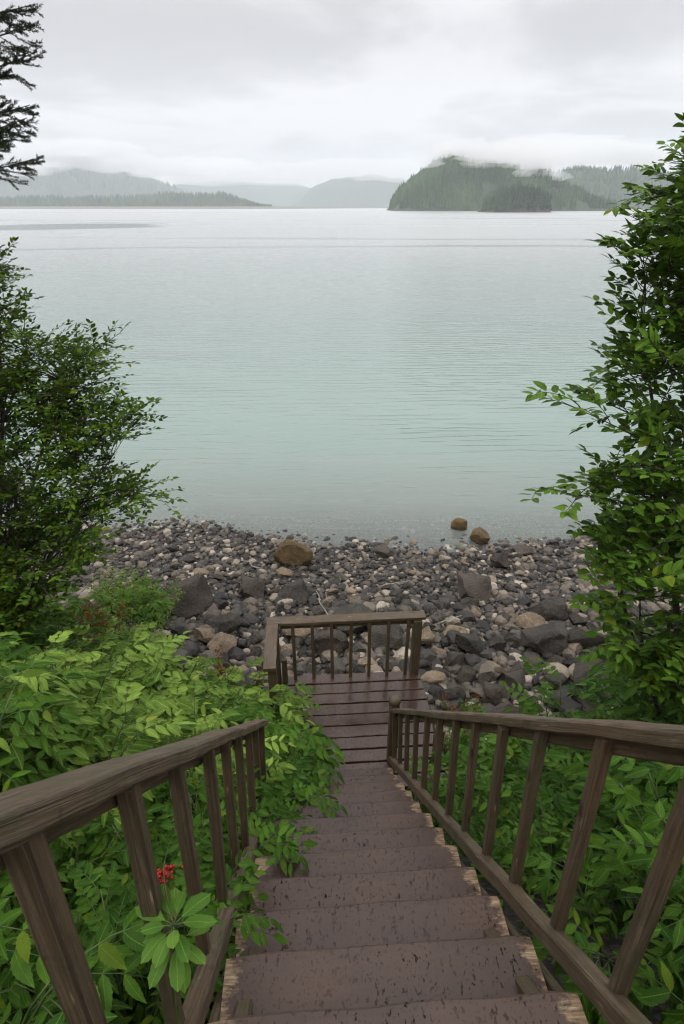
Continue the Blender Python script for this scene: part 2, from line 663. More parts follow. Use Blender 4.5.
def mat_water():
    """silty green inlet: milky body that thickens with depth, sky glaze, wind ripples in patches"""
    t = NT("inlet_water")
    p = t.pos()
    s = t.node("ShaderNodeSeparateXYZ", {0: p}).outputs
    r1 = t.noise(t.mapping(p, (0.55, 2.1, 1), rot=(0, 0, R(4))), 1.0, 3, 0.55, 0.3)
    r2 = t.noise(t.mapping(p, (1.5, 5.2, 1), rot=(0, 0, R(-6))), 1.0, 3, 0.55)
    r3 = t.noise(t.mapping(p, (0.035, 0.20, 1), rot=(0, 0, R(5))), 1.0, 3, 0.5, 0.6)
    wd = t.node("ShaderNodeVectorMath", operation='DISTANCE')
    t.set(wd.inputs[0], p)
    wd.inputs[1].default_value = (-20.0, -14.0, 0.0)
    rings = t.math('SINE', t.math('MULTIPLY', wd.outputs["Value"], 1.15))
    ringmask = t.ramp(t.noise(t.mapping(p, (0.03, 0.05, 1), (0.4, 0.1, 0)), 1.0, 2), [(0.48, 0.0), (0.64, 1.0)])
    slick = t.ramp(t.noise(t.mapping(p, (0.012, 0.05, 1), (3.1, 0.7, 0), (0, 0, R(3))), 1.0, 4, 0.6, 1.0), [(0.40, 0.25), (0.60, 1.0)])
    hh = t.math('ADD', t.math('MULTIPLY', r1, 1.0), t.math('MULTIPLY', r2, 0.42))
    hh = t.math('MULTIPLY', hh, slick)
    wv = []
    for sc_, rot_, dist_ in ((1.5, 4.0, 11.0), (0.62, -6.0, 9.0)):
        w_ = t.node("ShaderNodeTexWave", wave_type='BANDS', bands_direction='Y', wave_profile='SIN')
        t.set(w_.inputs["Vector"], t.mapping(p, (0.35, 1.0, 1.0), rot=(0, 0, R(rot_))))
        w_.inputs["Scale"].default_value = sc_ * 1.0
        w_.inputs["Distortion"].default_value = dist_
        w_.inputs["Detail"].default_value = 2
        w_.inputs["Detail Scale"].default_value = 0.7
        wv.append(w_.outputs["Fac"])
    hh = t.math('ADD', t.math('MULTIPLY', hh, 0.75), t.math('MULTIPLY', r3, 0.9))
    hh = t.math('ADD', hh, t.math('ADD', t.math('MULTIPLY', wv[0], 0.17), t.math('MULTIPLY', wv[1], 0.28)))
    hh = t.math('ADD', hh, t.math('MULTIPLY', t.math('MULTIPLY', rings, ringmask), 1.1))
    nb = t.bump(hh, 1.0, 0.045)
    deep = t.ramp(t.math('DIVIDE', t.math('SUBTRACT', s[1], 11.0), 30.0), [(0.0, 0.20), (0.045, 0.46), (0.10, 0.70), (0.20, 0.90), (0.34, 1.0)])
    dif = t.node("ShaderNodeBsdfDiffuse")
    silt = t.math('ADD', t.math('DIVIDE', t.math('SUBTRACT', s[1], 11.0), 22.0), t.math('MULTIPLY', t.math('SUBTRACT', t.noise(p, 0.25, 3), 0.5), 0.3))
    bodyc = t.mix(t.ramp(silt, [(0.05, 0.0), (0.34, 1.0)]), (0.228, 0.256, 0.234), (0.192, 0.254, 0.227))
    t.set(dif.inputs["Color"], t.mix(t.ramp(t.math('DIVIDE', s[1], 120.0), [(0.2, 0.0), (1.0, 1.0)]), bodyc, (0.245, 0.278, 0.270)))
    t.set(dif.inputs["Normal"], nb)
    tr = t.node("ShaderNodeBsdfTransparent")
    tr.inputs["Color"].default_value = (0.80, 0.86, 0.83, 1)
    body = t.node("ShaderNodeMixShader")
    t.set(body.inputs[0], deep)
    t.t.links.new(tr.outputs[0], body.inputs[1])
    t.t.links.new(dif.outputs[0], body.inputs[2])
    gl = t.node("ShaderNodeBsdfGlossy")
    rough = t.ramp(t.math('DIVIDE', s[1], 400.0), [(0.03, 0.09), (0.12, 0.19), (0.4, 0.265), (1.0, 0.285)])
    wig = t.math('MULTIPLY', t.math('SUBTRACT', t.noise(t.mapping(p, (0.02, 0.03, 1)), 1.0, 4, 0.6), 0.5), 1.6)
    ex = t.math('DIVIDE', t.math('ADD', s[0], 105.0), 38.0)
    ey = t.math('DIVIDE', t.math('ADD', t.math('SUBTRACT', s[1], 275.0), t.math('MULTIPLY', s[0], -0.25)), 48.0)
    e2 = t.math('ADD', t.math('ADD', t.math('MULTIPLY', ex, ex), t.math('MULTIPLY', ey, ey)), wig)
    calm = t.ramp(e2, [(0.55, 1.0), (1.1, 0.0)])
    wk = t.node("ShaderNodeVectorMath", operation='DISTANCE')
    t.set(wk.inputs[0], p)
    wk.inputs[1].default_value = (20.0, -180.0, 0.0)
    wline = t.math('ABSOLUTE', t.math('SUBTRACT', t.math('ADD', wk.outputs["Value"], t.math('MULTIPLY', wig, 9.0)), 305.0))
    wake = t.ramp(t.math('DIVIDE', wline, 8.0), [(0.05, 0.55), (0.55, 0.0)])
    far_slick = t.ramp(t.noise(t.mapping(p, (0.006, 0.035, 1), (5.3, 0.2, 0), (0, 0, R(4))), 1.0, 3, 0.55, 0.6), [(0.60, 0.0), (0.70, 0.6)])
    still = t.math('MAXIMUM', t.math('MAXIMUM', calm, wake), far_slick)
    t.set(gl.inputs["Roughness"], t.math('MULTIPLY', rough, t.math('SUBTRACT', 1.0, t.math('MULTIPLY', still, 0.8))))
    t.set(gl.inputs["Normal"], nb)
    fr = t.node("ShaderNodeFresnel")
    fr.inputs["IOR"].default_value = 1.333
    t.set(fr.inputs["Normal"], nb)
    mx = t.node("ShaderNodeMixShader")
    t.t.links.new(fr.outputs[0], mx.inputs[0])
    t.t.links.new(body.outputs[0], mx.inputs[1])
    t.t.links.new(gl.outputs[0], mx.inputs[2])
    return t.done(mx.outputs[0])


def mat_volume(name, density, col=(1, 1, 1), aniso=0.5):
    t = NT(name)
    v = t.node("ShaderNodeVolumePrincipled")
    v.inputs["Color"].default_value = (*col, 1)
    v.inputs["Density"].default_value = density
    v.inputs["Anisotropy"].default_value = aniso
    return t.done(None, v.outputs[0])


M = dict(
    timber=mat_weathered(),
    tread=mat_painted("stair_paint", 0.42, True),
    deck=mat_painted("deck_paint", 0.20, False),
    bark=mat_plain("bark", (0.025, 0.020, 0.015), (0.075, 0.062, 0.048), 14, 0.8, 0.6),
    twig=mat_plain("twig_bark", (0.018, 0.014, 0.010), (0.05, 0.038, 0.026), 20, 0.7, 0.3),
    stem=mat_plain("green_stem", (0.03, 0.05, 0.015), (0.07, 0.10, 0.03), 12, 0.6, 0.2),
    redstem=mat_plain("reddish_stem", (0.07, 0.03, 0.012), (0.14, 0.07, 0.03), 12, 0.6, 0.2),
    alder=mat_leaf("alder_leaf", (0.013, 0.040, 0.004), (0.098, 0.185, 0.018), 0.17, 0.48),
    bush=mat_leaf("bush_leaf", (0.016, 0.044, 0.004), (0.120, 0.200, 0.018), 0.16, 0.6, vein=False),
    shrubleaf=mat_leaf("dark_shrub_leaf", (0.012, 0.042, 0.005), (0.082, 0.172, 0.018), 0.22, 0.46),
    pale=mat_leaf("pale_shrub_leaf", (0.026, 0.074, 0.009), (0.260, 0.385, 0.068), 0.27, 0.50),
    lime=mat_leaf("lime_leaf", (0.075, 0.140, 0.018), (0.190, 0.290, 0.045), 0.42, 0.45, vein=False),
    berryleaf=mat_leaf("berry_leaf", (0.040, 0.110, 0.014), (0.125, 0.230, 0.036), 0.25, 0.36),
    rust=mat_leaf("dry_plume", (0.10, 0.040, 0.012), (0.26, 0.115, 0.040), 0.25, 0.7, vein=False),
    berry=mat_plain("red_berry", (0.20, 0.005, 0.005), (0.34, 0.012, 0.010), 30, 0.3, 0.05),
    needle=mat_leaf("spruce_needle", (0.010, 0.022, 0.008), (0.032, 0.056, 0.018), 0.12, 0.6, vein=False),
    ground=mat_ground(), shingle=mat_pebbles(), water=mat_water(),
    basalt=mat_rock("dark_rock", (0.013, 0.0115, 0.009), (0.070, 0.061, 0.048), (0.165, 0.142, 0.110), 0.40),
    brownrock=mat_rock("brown_grey_rock", (0.026, 0.021, 0.016), (0.082, 0.066, 0.052), (0.16, 0.13, 0.10), 0.5),
    greyrock=mat_rock("grey_rock", (0.042, 0.038, 0.031), (0.130, 0.116, 0.094), (0.23, 0.205, 0.165), 0.55),
    tanrock=mat_rock("tan_rock", (0.12, 0.088, 0.056), (0.28, 0.215, 0.145), (0.46, 0.39, 0.30), 0.62),
    ochre=mat_rock("ochre_rock", (0.028, 0.020, 0.010), (0.145, 0.096, 0.036), (0.20, 0.145, 0.07), 0.6),
    cliff=mat_rock("cliff_rock", (0.022, 0.020, 0.014), (0.10, 0.075, 0.055), (0.05, 0.045, 0.03), 0.8),
    forestfloor=mat_plain("forested_slope", (0.016, 0.028, 0.012), (0.045, 0.068, 0.028), 0.05, 0.9, 0.3, 0.5),
    conifer=mat_leaf("far_conifer", (0.012, 0.026, 0.010), (0.085, 0.140, 0.050), 0.1, 0.8, vein=False),
    drift=mat_plain("bleached_wood", (0.16, 0.14, 0.115), (0.30, 0.27, 0.23), 30, 0.8, 0.5),
    sand=mat_plain("sand_spit", (0.11, 0.100, 0.070), (0.17, 0.15, 0.11), 0.1, 0.9, 0.1),
)

# ------------------------------------------------------------------ ground, water, air
def axis(parts):
    out = []
    for a, b, st in parts:
        out += list(np.arange(a, b, st))
    return np.array(out + [parts[-1][1]])


gx = axis([(-9000, -900, 900), (-900, -60, 60), (-60, -14, 3), (-14, -6, 0.5), (-6, 6, 0.16), (6, 14, 0.5), (14, 60, 3), (60, 900, 60), (900, 9000, 900)])
gy = axis([(-120, -12, 6), (-12, -2, 0.8), (-2, 14, 0.16), (14, 24, 0.4), (24, 60, 3), (60, 900, 60), (900, 12000, 900)])
g = Geo()
VX = [(x, y, height(x, y)) for y in gy for x in gx]
nx_, ny_ = len(gx), len(gy)
idx = np.arange(nx_ * ny_).reshape(ny_, nx_)
Q = np.stack([idx[:-1, :-1], idx[:-1, 1:], idx[1:, 1:], idx[1:, :-1]], -1).reshape(-1, 4)
g.add(VX, Q)
tag(g.build("ground", M['ground']), kind="structure")

g = Geo()
wx = axis([(-9000, -300, 900), (-300, 300, 50), (300, 9000, 900)])
wy = axis([(6, 60, 6), (60, 600, 60), (600, 12000, 600)])
idx = np.arange(len(wx) * len(wy)).reshape(len(wy), len(wx))
g.add([(x, y, 0.0) for y in wy for x in wx], np.stack([idx[:-1, :-1], idx[:-1, 1:], idx[1:, 1:], idx[1:, :-1]], -1).reshape(-1, 4))
tag(g.build("water", M['water']), kind="structure")


def box_geo(g, x0, x1, y0, y1, z0, z1):
    V = [(x, y, z) for z in (z0, z1) for y in (y0, y1) for x in (x0, x1)]
    g.add(V, np.array([[0, 2, 3, 1], [4, 5, 7, 6], [0, 1, 5, 4], [1, 3, 7, 5], [3, 2, 6, 7], [2, 0, 4, 6]]))


HAZE = 2.0e-4
g = Geo()
box_geo(g, -9300, 9300, -300, 12300, -9, 420)
tag(g.build("haze", mat_volume("haze_air", HAZE, (0.90, 0.95, 1.0), 0.40), smooth=False), kind="stuff")


# ------------------------------------------------------------------ far shores
def outline_at(pts, u):
    for (a, va), (b, vb) in zip(pts[:-1], pts[1:]):
        if a <= u <= b:
            return va + (vb - va) * (u - a) / (b - a)
    return pts[0][1] if u < pts[0][0] else pts[-1][1]


def ridge(name, pts, Y, depth, m, rough=0.06, n=90, cross=26, seed=1.0, tree_h=0.0, steep=1.0):
    """a hill whose skyline was measured in the photograph, with a front and a back slope"""
    u0, u1 = pts[0][0], pts[-1][0]
    V = []
    for j in range(cross + 1):
        s = j / cross * 2 - 1
        for i in range(n + 1):
            u = u0 + (u1 - u0) * i / n
            top = at_y(u, outline_at(pts, u), Y)
            hz = max(0.0, top.z - tree_h)
            prof = max(0.0, 1 - abs(s) ** (1.6 * steep)) ** (0.9 if s > 0 else 1.0)
            x = top.x
            y = Y + s * depth / 2
            k = nz(x, y, seed, 5.0 / depth) + 0.5 * nz(x, y, seed + 5, 14.0 / depth)
            z = hz * prof * (1 + rough * 4 * k * (1 - prof * 0.6)) - 1.0
            V.append((x, y + depth * 0.05 * k, z))
    idx = np.arange((n + 1) * (cross + 1)).reshape(cross + 1, n + 1)
    g = Geo()
    g.add(V, np.stack([idx[:-1, :-1], idx[:-1, 1:], idx[1:, 1:], idx[1:, :-1]], -1).reshape(-1, 4))
    o = g.build(name, m)
    tag(o, kind="structure")
    return np.array(V).reshape(cross + 1, n + 1, 3)


def conifers(g, P, H):
    """ragged little firs: three crooked tiers each"""
    for p, h in zip(P, H):
        r_ = h * random.uniform(0.16, 0.26)
        v = min(1, max(0, 0.5 + 0.75 * nz(p[0], p[1], 5.0, 0.02) + random.uniform(-.28, .28)))
        V, F, c = [], [], 0
        lean = (random.gauss(0, 0.03) * h, random.gauss(0, 0.03) * h)
        for (z0, z1, rr) in ((0.0, 0.55, 1.0), (0.3, 0.8, 0.74), (0.58, 1.0, 0.46)):
            a0 = random.random() * 6
            for k in range(6):
                a = a0 + k * 1.047
                q = r_ * rr * random.uniform(0.6, 1.2)
                V.append((p[0] + q * math.cos(a), p[1] + q * math.sin(a), p[2] + h * (z0 + random.uniform(-.04, .06))))
            V.append((p[0] + lean[0] * z1, p[1] + lean[1] * z1, p[2] + h * z1))
            F += [[c + k, c + (k + 1) % 6, c + 6] for k in range(6)]
            c += 7
        g.add(V, np.array(F), None, v)


def plant_slope(grid, count, hmin, hmax, front=True, zmin=2.6, gaps=-0.32):
    cr, n, _ = grid.shape
    P, H = [], []
    while len(P) < count:
        j = random.uniform(0, cr - 1.01) * (0.62 if front else 1.0)
        i = random.uniform(0, n - 1.01)
        a, b = int(j), int(i)
        p = grid[a, b] * (1 - (j - a)) * (1 - (i - b)) + grid[a, b + 1] * (1 - (j - a)) * (i - b) + \
            grid[a + 1, b] * (j - a) * (1 - (i - b)) + grid[a + 1, b + 1] * (j - a) * (i - b)
        if p[2] < zmin or nz(p[0], p[1], 6.0, 0.03) < gaps:
            continue
        P.append((p[0], p[1], p[2] - 0.5))
        H.append(random.uniform(hmin, hmax) * (1.3 if random.random() < 0.12 else 1) * (1 + 0.55 * nz(p[0], p[1], 2.0, 0.022)))
    return P, H


head_pts = [(384, 211), (390, 203), (397, 190), (408, 180), (420, 170), (432, 161), (441, 154), (449, 151), (458, 156), (475, 160),
            (500, 161), (525, 166), (545, 170), (560, 180), (585, 193), (612, 205), (640, 211)]
hg = ridge("headland_hill", head_pts, 1060, 220, M['forestfloor'], 0.05, 110, 30, 2.0, 8.0)
g = Geo()
P, H = plant_slope(hg, 4600, 5, 14)
conifers(g, P, H)
tag(g.build("headland_forest", M['conifer']), "dense conifer forest covering the misty headland hill across the water", "forest", kind="stuff")

islet_pts = [(478, 211), (483, 203), (488, 195), (500, 190), (515, 187), (528, 189), (538, 194), (544, 201), (549, 211)]
ig = ridge("islet_rock", islet_pts, 800, 60, M['cliff'], 0.12, 50, 18, 7.0, 6.0, 3.2)
g = Geo()
P, H = plant_slope(ig, 800, 6, 13, zmin=2.2, gaps=-0.9)
conifers(g, P, H)
tag(g.build("islet_forest", M['conifer']), "dark conifers crowding the small rocky islet before the headland", "forest", kind="stuff")

back_pts = [(520, 200), (545, 172), (575, 166), (610, 166), (640, 166), (670, 171), (720, 185), (800, 205), (830, 211)]
bg_ = ridge("back_hill", back_pts, 1750, 500, M['forestfloor'], 0.05, 70, 20, 9.0, 10.0)
g = Geo()
P, H = plant_slope(bg_, 2400, 9, 15)
conifers(g, P, H)
tag(g.build("back_hill_forest", M['conifer']), "hazy conifer forest on the hill behind the headland", "forest", kind="stuff")

mg = ridge("mountain", [(-260, 208), (-120, 176), (-40, 168), (20, 176), (55, 163), (82, 157), (105, 165), (130, 176), (155, 180), (178, 192), (205, 208)], 3900, 1500, M['forestfloor'], 0.26, 120, 40, 11.0)
g = Geo()
P, H = plant_slope(mg, 3600, 14, 30, gaps=-0.2)
conifers(g, P, H)
tag(g.build("mountain_forest", M['conifer']), "hazy forest on the cloud capped mountain at the far left", "forest", kind="stuff")
ridge("far_hill", [(130, 207), (175, 185), (215, 180), (262, 183), (300, 184), (330, 196), (360, 207)], 5400, 1500, M['forestfloor'], 0.06, 60, 20, 14.0)
ridge("far_ridge", [(290, 208), (312, 188), (332, 179), (352, 176), (378, 175), (402, 178), (440, 196), (470, 208)], 4300, 1000, M['forestfloor'], 0.08, 60, 20, 17.0)

# sand spit with its belt of trees
g = Geo()
V = []
for i in range(61):
    u = -300 + (400 + 300) * i / 60
    c = at_y(u, 207.3, 2150)
    wgt = 1.0 - 0.75 * sstep(250, 400, u)
    for j in range(9):
        s = j / 8 * 2 - 1
        y = 2150 + (700 if s < 0 else 110) * s * wgt + 12 * nz(c.x, j, 2, 0.01)
        V.append((c.x * y / 2150, y, ((1 - s * s) if s > 0 else (1 + s) ** 1.5) * 6.0 * (0.5 + 0.5 * wgt) - 0.3))
idx = np.arange(61 * 9).reshape(61, 9)
g.add(V, np.stack([idx[:-1, :-1], idx[1:, :-1], idx[1:, 1:], idx[:-1, 1:]], -1).reshape(-1, 4))
tag(g.build("spit_beach", M['sand']), kind="structure")
g = Geo()
P, H = [], []
for k in range(6500):
    u = random.uniform(-290, 272)
    f_ = 1 - sstep(215, 274, u)
    y = 2150 + random.uniform(-90, 80)
    x = at_y(u, 205, y).x
    P.append((x, y, 3.5))
    H.append((8 + 38 * f_ * (0.7 + 0.3 * sstep(40, 200, u)) * (random.uniform(0.65, 1.0) if y > 2100 else 0.22)) * (0.9 + 0.35 * nz(x, y, 4, 0.012)))
conifers(g, P, H)
tag(g.build("spit_treeline", M['conifer']), "low belt of trees along the distant sand spit", "tree line", kind="stuff")

# low cloud lying on the hill tops
def puff(name, u, v, Y, rx, ry, rz, dens, seed):
    c = at_y(u, v, Y)
    V, n, m = [], 28, 16
    for j in range(m + 1):
        th = math.pi * j / m
        for i in range(n):
            a = 2 * math.pi * i / n
            d = Vector((math.sin(th) * math.cos(a), math.sin(th) * math.sin(a), math.cos(th)))
            k = 1 + 0.45 * mnoise.noise(d * 1.7 + Vector((seed, 0, 0))) + 0.28 * mnoise.noise(d * 4.2 + Vector((0, seed, 0)))
            V.append((c.x + d.x * rx * k, c.y + d.y * ry * k, c.z + d.z * rz * k))
    q = [[j * n + i, j * n + (i + 1) % n, (j + 1) * n + (i + 1) % n, (j + 1) * n + i] for j in range(m) for i in range(n)]
    g = Geo()
    g.add(V, np.array(q)[:, ::-1])
    o = g.build("low_cloud", mat_volume("mist", dens, (1, 1, 1), 0.6))
    tag(o, "scrap of white mist clinging to a far hill top", "mist", "scraps of mist on the far hills", "stuff")


CLOUDS = [
    (510, 153, 1010, 95, 90, 13, 0.014, 1.0), (540, 158, 1010, 60, 80, 12, 0.013, 21.0), (466, 148, 1020, 34, 70, 11, 0.014, 2.0),
    (590, 154, 1700, 230, 160, 22, 0.009, 3.0), (660, 158, 1700, 160, 160, 22, 0.009, 16.0), (560, 146, 1300, 150, 120, 16, 0.007, 8.0),
    (5, 158, 3500, 480, 420, 72, 0.0062, 4.0), (95, 157, 3450, 300, 300, 60, 0.0090, 12.0), (165, 170, 3500, 240, 300, 44, 0.0066, 25.0), (60, 150, 3300, 360, 200, 48, 0.0050, 26.0), (205, 166, 3600, 300, 300, 40, 0.0050, 5.0),
    (240, 175, 5200, 850, 600, 80, 0.0040, 6.0), (365, 171, 4200, 480, 500, 58, 0.0042, 7.0), (200, 174, 4900, 400, 300, 44, 0.0026, 19.0),
]
cr_ = random.Random(4)
for k in range(15):      # torn scraps of mist along the headland and mountain crests
    u_ = cr_.uniform(425, 560)
    CLOUDS.append((u_, outline_at(head_pts, u_) + cr_.uniform(-5, 6), cr_.uniform(985, 1040), cr_.uniform(8, 26), 40, cr_.uniform(3, 8), cr_.uniform(0.010, 0.020), 30.0 + k))
for k in range(12):
    u_ = cr_.uniform(0, 170)
    CLOUDS.append((u_, 154 + 26 * abs(u_ - 80) / 100 + cr_.uniform(-4, 9), cr_.uniform(2450, 2600), cr_.uniform(20, 60), 70, cr_.uniform(6, 15), cr_.uniform(0.003, 0.007), 60.0 + k))
for c in CLOUDS:
    puff("low_cloud", *c)

# ------------------------------------------------------------------ staircase
RUN, RISE = 0.264, 0.245
SX, SY, SZ = 0.146, 0.80, 5.075
YAW = R(3.75)
I0, I1 = -5, 11
stairs = empty("wooden_staircase", (SX, SY, SZ), YAW)
tag(stairs, "steep brown painted wooden staircase with two railings leading down to the beach", "staircase")


def s2w(x, y, z):
    return Vector((SX + x * math.cos(YAW) - y * math.sin(YAW), SY + x * math.sin(YAW) + y * math.cos(YAW), SZ + z))


SLOPE = RISE / RUN
for i in range(I0, I1 + 1):
    g = Geo()
    w = 1.015 + random.uniform(-0.012, 0.012)
    dx = random.uniform(-0.008, 0.008)
    sag = random.uniform(-0.004, 0.004)
    # a plank as a fine grid so that the worn nose and the chipped ends are real shape
    nxp, yb, yf, th = 26, -RUN - 0.045, 0.0, 0.045
    prof = [(yb, 0.0), (yb + 0.008, 0.0), (-0.15, -0.0015), (-0.03, 0.0), (-0.010, -0.002), (-0.002, -0.009), (0.0, -0.02), (0.0, -th + 0.006), (-0.006, -th), (yb, -th)]
    V, UV = [], []
    ov = random.random() * 20
    for a in range(nxp + 1):
        tx = a / nxp * 2 - 1
        ex = abs(tx)
        for k, (py, pz) in enumerate(prof):
            x = dx + tx * w / 2
            chip = 0.0
            if ex > 0.90:
                chip = (ex - 0.90) / 0.10
                x += -math.copysign(0.016 * max(0, nz(py * 18, i * 3.1 + tx)), tx) * chip
            y = py + 0.006 * nz(x * 5, i * 2.7) * (1 if k in (4, 5, 6, 7, 8) else 0) - 0.012 * chip * (1 if k in (5, 6) else 0)
            z = pz + sag * tx + 0.0015 * nz(x * 7, py * 7, i) - 0.010 * chip * (1 if k in (4, 5) else 0)
            V.append((x, y, z))
            UV.append((x + ov, py + i))
    m = len(prof)
    q = [[a * m + k, a * m + (k + 1) % m, (a + 1) * m + (k + 1) % m, (a + 1) * m + k] for a in range(nxp) for k in range(m)]
    caps = np.array([list(range(m))[::-1], [nxp * m + k for k in range(m)]])
    g.add(V, [np.array(q)[:, ::-1], caps[:, ::-1]], UV)
    o = g.build("tread", M['tread'], stairs, smooth=False)
    o.location = (0, i * RUN, -i * RISE)

for sx in (-0.47, 0.47):
    g = Geo()
    a, b = I0 * RUN - 0.2, I1 * RUN + 0.16
    beam(g, (sx * 0.93, a, -a * SLOPE - 0.27), (sx * 0.93, b, -b * SLOPE - 0.27), 0.05, 0.22)
    g.build("stringer", M['timber'], stairs, smooth=False)
# riser cleats that carry the treads and show as dark brackets at their ends
for sx in (-0.522, 0.528):
    g = Geo()
    a, b = I0 * RUN - 0.2, I1 * RUN + 0.10
    beam(g, (sx, a, -a * SLOPE - 0.24), (sx, b, -b * SLOPE - 0.24), 0.028, 0.16)
    g.build("side_board", M['timber'], stairs, smooth=False)


def rail_z(y):
    return 1.0 - 1.022 * y


BAL_Y = [-1.20 + 0.285 * k for k in range(30)]


def stair_railing(sx, y0, y1, newel):
    """sloping handrail with its balusters, kick rail and newel"""
    s = math.copysign(1, sx)
    g = Geo()
    up_ = 0.0 if s > 0 else -0.008
    a = Vector((sx, y0, rail_z(y0) - 0.022 + up_))
    b = Vector((sx, y1, rail_z(y1) - 0.022 + up_))
    beam(g, a, b, 0.088, 0.036, ch=0.006, wob=0.003)
    rail = g.build("handrail", M['timber'], stairs, smooth=False)
    g = Geo()
    off = Vector((s * 0.020, 0, -0.046))
    beam(g, a + off, b + off, 0.030, 0.054, wob=0.003)
    g.build("under_rail", M['timber'], rail, smooth=False)
    g = Geo()
    kx = 0.540 * s
    beam(g, (kx, y0, -y0 * SLOPE + 0.030), (kx, y1 + 0.02, -(y1 + 0.02) * SLOPE + 0.030), 0.052, 0.062, ch=0.006, wob=0.003)
    g.build("kick_rail", M['timber'], rail, smooth=False)
    for y in BAL_Y:
        if not (y0 + 0.05 < y < y1 - 0.06):
            continue
        yy = y + random.uniform(-0.012, 0.012)
        g = Geo()
        t = random.uniform(-0.008, 0.008)
        beam(g, (sx + s * 0.012, yy, -yy * SLOPE - 0.03), (sx - s * 0.016 + t, yy + t, rail_z(yy) - 0.041 + up_), 0.034, 0.038, up=Vector((0, 1, 0)), ch=0.004)
        g.build("baluster", M['timber'], rail, smooth=False)
    if newel:
        yn = y1 + 0.04
        zb, zt = -12 * RISE - 0.02, -12 * RISE + 0.80
        g = Geo()
        beam(g, (sx, yn, zb), (sx, yn, zt - 0.035), 0.088, 0.088, up=Vector((0, 1, 0)), ch=0.006)
        pst = g.build("newel_post", M['timber'], rail, smooth=False)
        g = Geo()
        V, sides = [], 12
        rr = [0.040, 0.050, 0.056, 0.052, 0.036, 0.012]
        hz = [-0.040, -0.030, -0.006, 0.018, 0.036, 0.042]
        for r_, h_ in zip(rr, hz):
            for k in range(sides):
                an = k * 2 * math.pi / sides
                sq = 1 / max(abs(math.cos(an)), abs(math.sin(an))) ** 0.6
                V.append((sx + r_ * sq * math.cos(an), yn + r_ * sq * math.sin(an), zt + h_))
        q = [[a_ * sides + k, a_ * sides + (k + 1) % sides, (a_ + 1) * sides + (k + 1) % sides, (a_ + 1) * sides + k] for a_ in range(5) for k in range(sides)]
        g.add(V, [np.array(q), np.array([[5 * sides + k for k in range(sides)]])])
        g.build("post_cap", M['timber'], pst)
    return rail


stair_railing(0.552, -1.35, 3.14, True)
stair_railing(-0.552, -1.35, 2.08, False)

# ------------------------------------------------------------------ landing above the beach
LZ = -12 * RISE
platform = empty("viewing_platform", tuple(s2w(0.25, 3.7, LZ)), YAW)
tag(platform, "brown plank landing with slim baluster railing at the foot of the stairs", "platform")
PX0, PX1, PY0, PY1 = -0.56, 1.05, 2.86, 4.42
ox, oy = 0.25, 3.7


def P(x, y, z):
    return (x - ox, y - oy, z)


nb_, pitch_ = 10, (PY1 - PY0 - 0.0) / 10
for k in range(nb_):
    g = Geo()
    y = PY0 + (k + 0.5) * pitch_ + random.uniform(-0.003, 0.003)
    e0, e1 = random.uniform(-.012, .012), random.uniform(-.012, .012)
    beam(g, P(PX0 + e0, y, -0.02 + random.uniform(-.002, .002)), P(PX1 + e1, y, -0.02 + random.uniform(-.002, .002)), pitch_ - 0.020, 0.04, ch=0.004, wob=0.0025)
    g.build("deck_board", M['deck'], platform, smooth=False)
for x in (PX0 + 0.10, 0.25, PX1 - 0.10):
    g = Geo()
    beam(g, P(x, PY0 + 0.02, -0.12), P(x, PY1 - 0.02, -0.12), 0.045, 0.15)
    g.build("joist", M['timber'], platform, smooth=False)
for x, y in ((PX0 + 0.09, PY0 + 0.3), (PX1 - 0.09, PY0 + 0.3), (PX0 + 0.09, PY1 - 0.12), (PX1 - 0.09, PY1 - 0.12)):
    g = Geo()
    w_ = s2w(x, y, LZ)
    beam(g, P(x, y, -1.15), P(x, y, -0.195), 0.10, 0.10, up=Vector((0, 1, 0)))
    g.build("support_post", M['timber'], platform, smooth=False)
# rail posts, caps and balusters
RH = 0.83
g = Geo()
beam(g, P(PX0 - 0.125, PY1 - 0.02, RH - 0.02), P(PX1 + 0.02, PY1 - 0.02, RH - 0.02), 0.125, 0.038, ch=0.005, wob=0.004)
cap_front = g.build("rail_cap", M['timber'], platform, smooth=False)
g = Geo()
beam(g, P(PX0 - 0.06, PY0 + 0.78, RH - 0.02), P(PX0 - 0.06, PY1 - 0.087, RH - 0.02), 0.125, 0.038, ch=0.005, wob=0.004)
cap_left = g.build("rail_cap", M['timber'], platform, smooth=False)
g = Geo()
beam(g, P(PX0 + 0.02, PY1 - 0.03, RH - 0.075), P(PX1 - 0.10, PY1 - 0.03, RH - 0.075), 0.034, 0.065)
g.build("under_rail", M['timber'], cap_front, smooth=False)
for x, y, w_ in ((PX0 - 0.045, PY1 - 0.05, 0.085), (PX1 - 0.065, PY1 - 0.05, 0.095), (PX0 - 0.045, PY0 + 0.86, 0.085)):
    g = Geo()
    beam(g, P(x, y, -0.30), P(x, y, RH - 0.042), w_, w_, up=Vector((0, 1, 0)), ch=0.006)
    g.build("rail_post", M['timber'], platform, smooth=False)
g = Geo()
beam(g, P(PX0 + 0.045, PY1 - 0.10, 0.002), P(PX0 + 0.045, PY1 - 0.10, 0.34), 0.06, 0.05, up=Vector((0, 1, 0)), ch=0.006)
g.build("stub_post", M['timber'], platform, smooth=False)
g = Geo()
beam(g, P(PX1 - 0.05, PY0 + 0.30, 0.002), P(PX1 - 0.05, PY0 + 0.30, 0.42), 0.085, 0.085, up=Vector((0, 1, 0)), ch=0.006)
g.build("stub_post", M['timber'], platform, smooth=False)
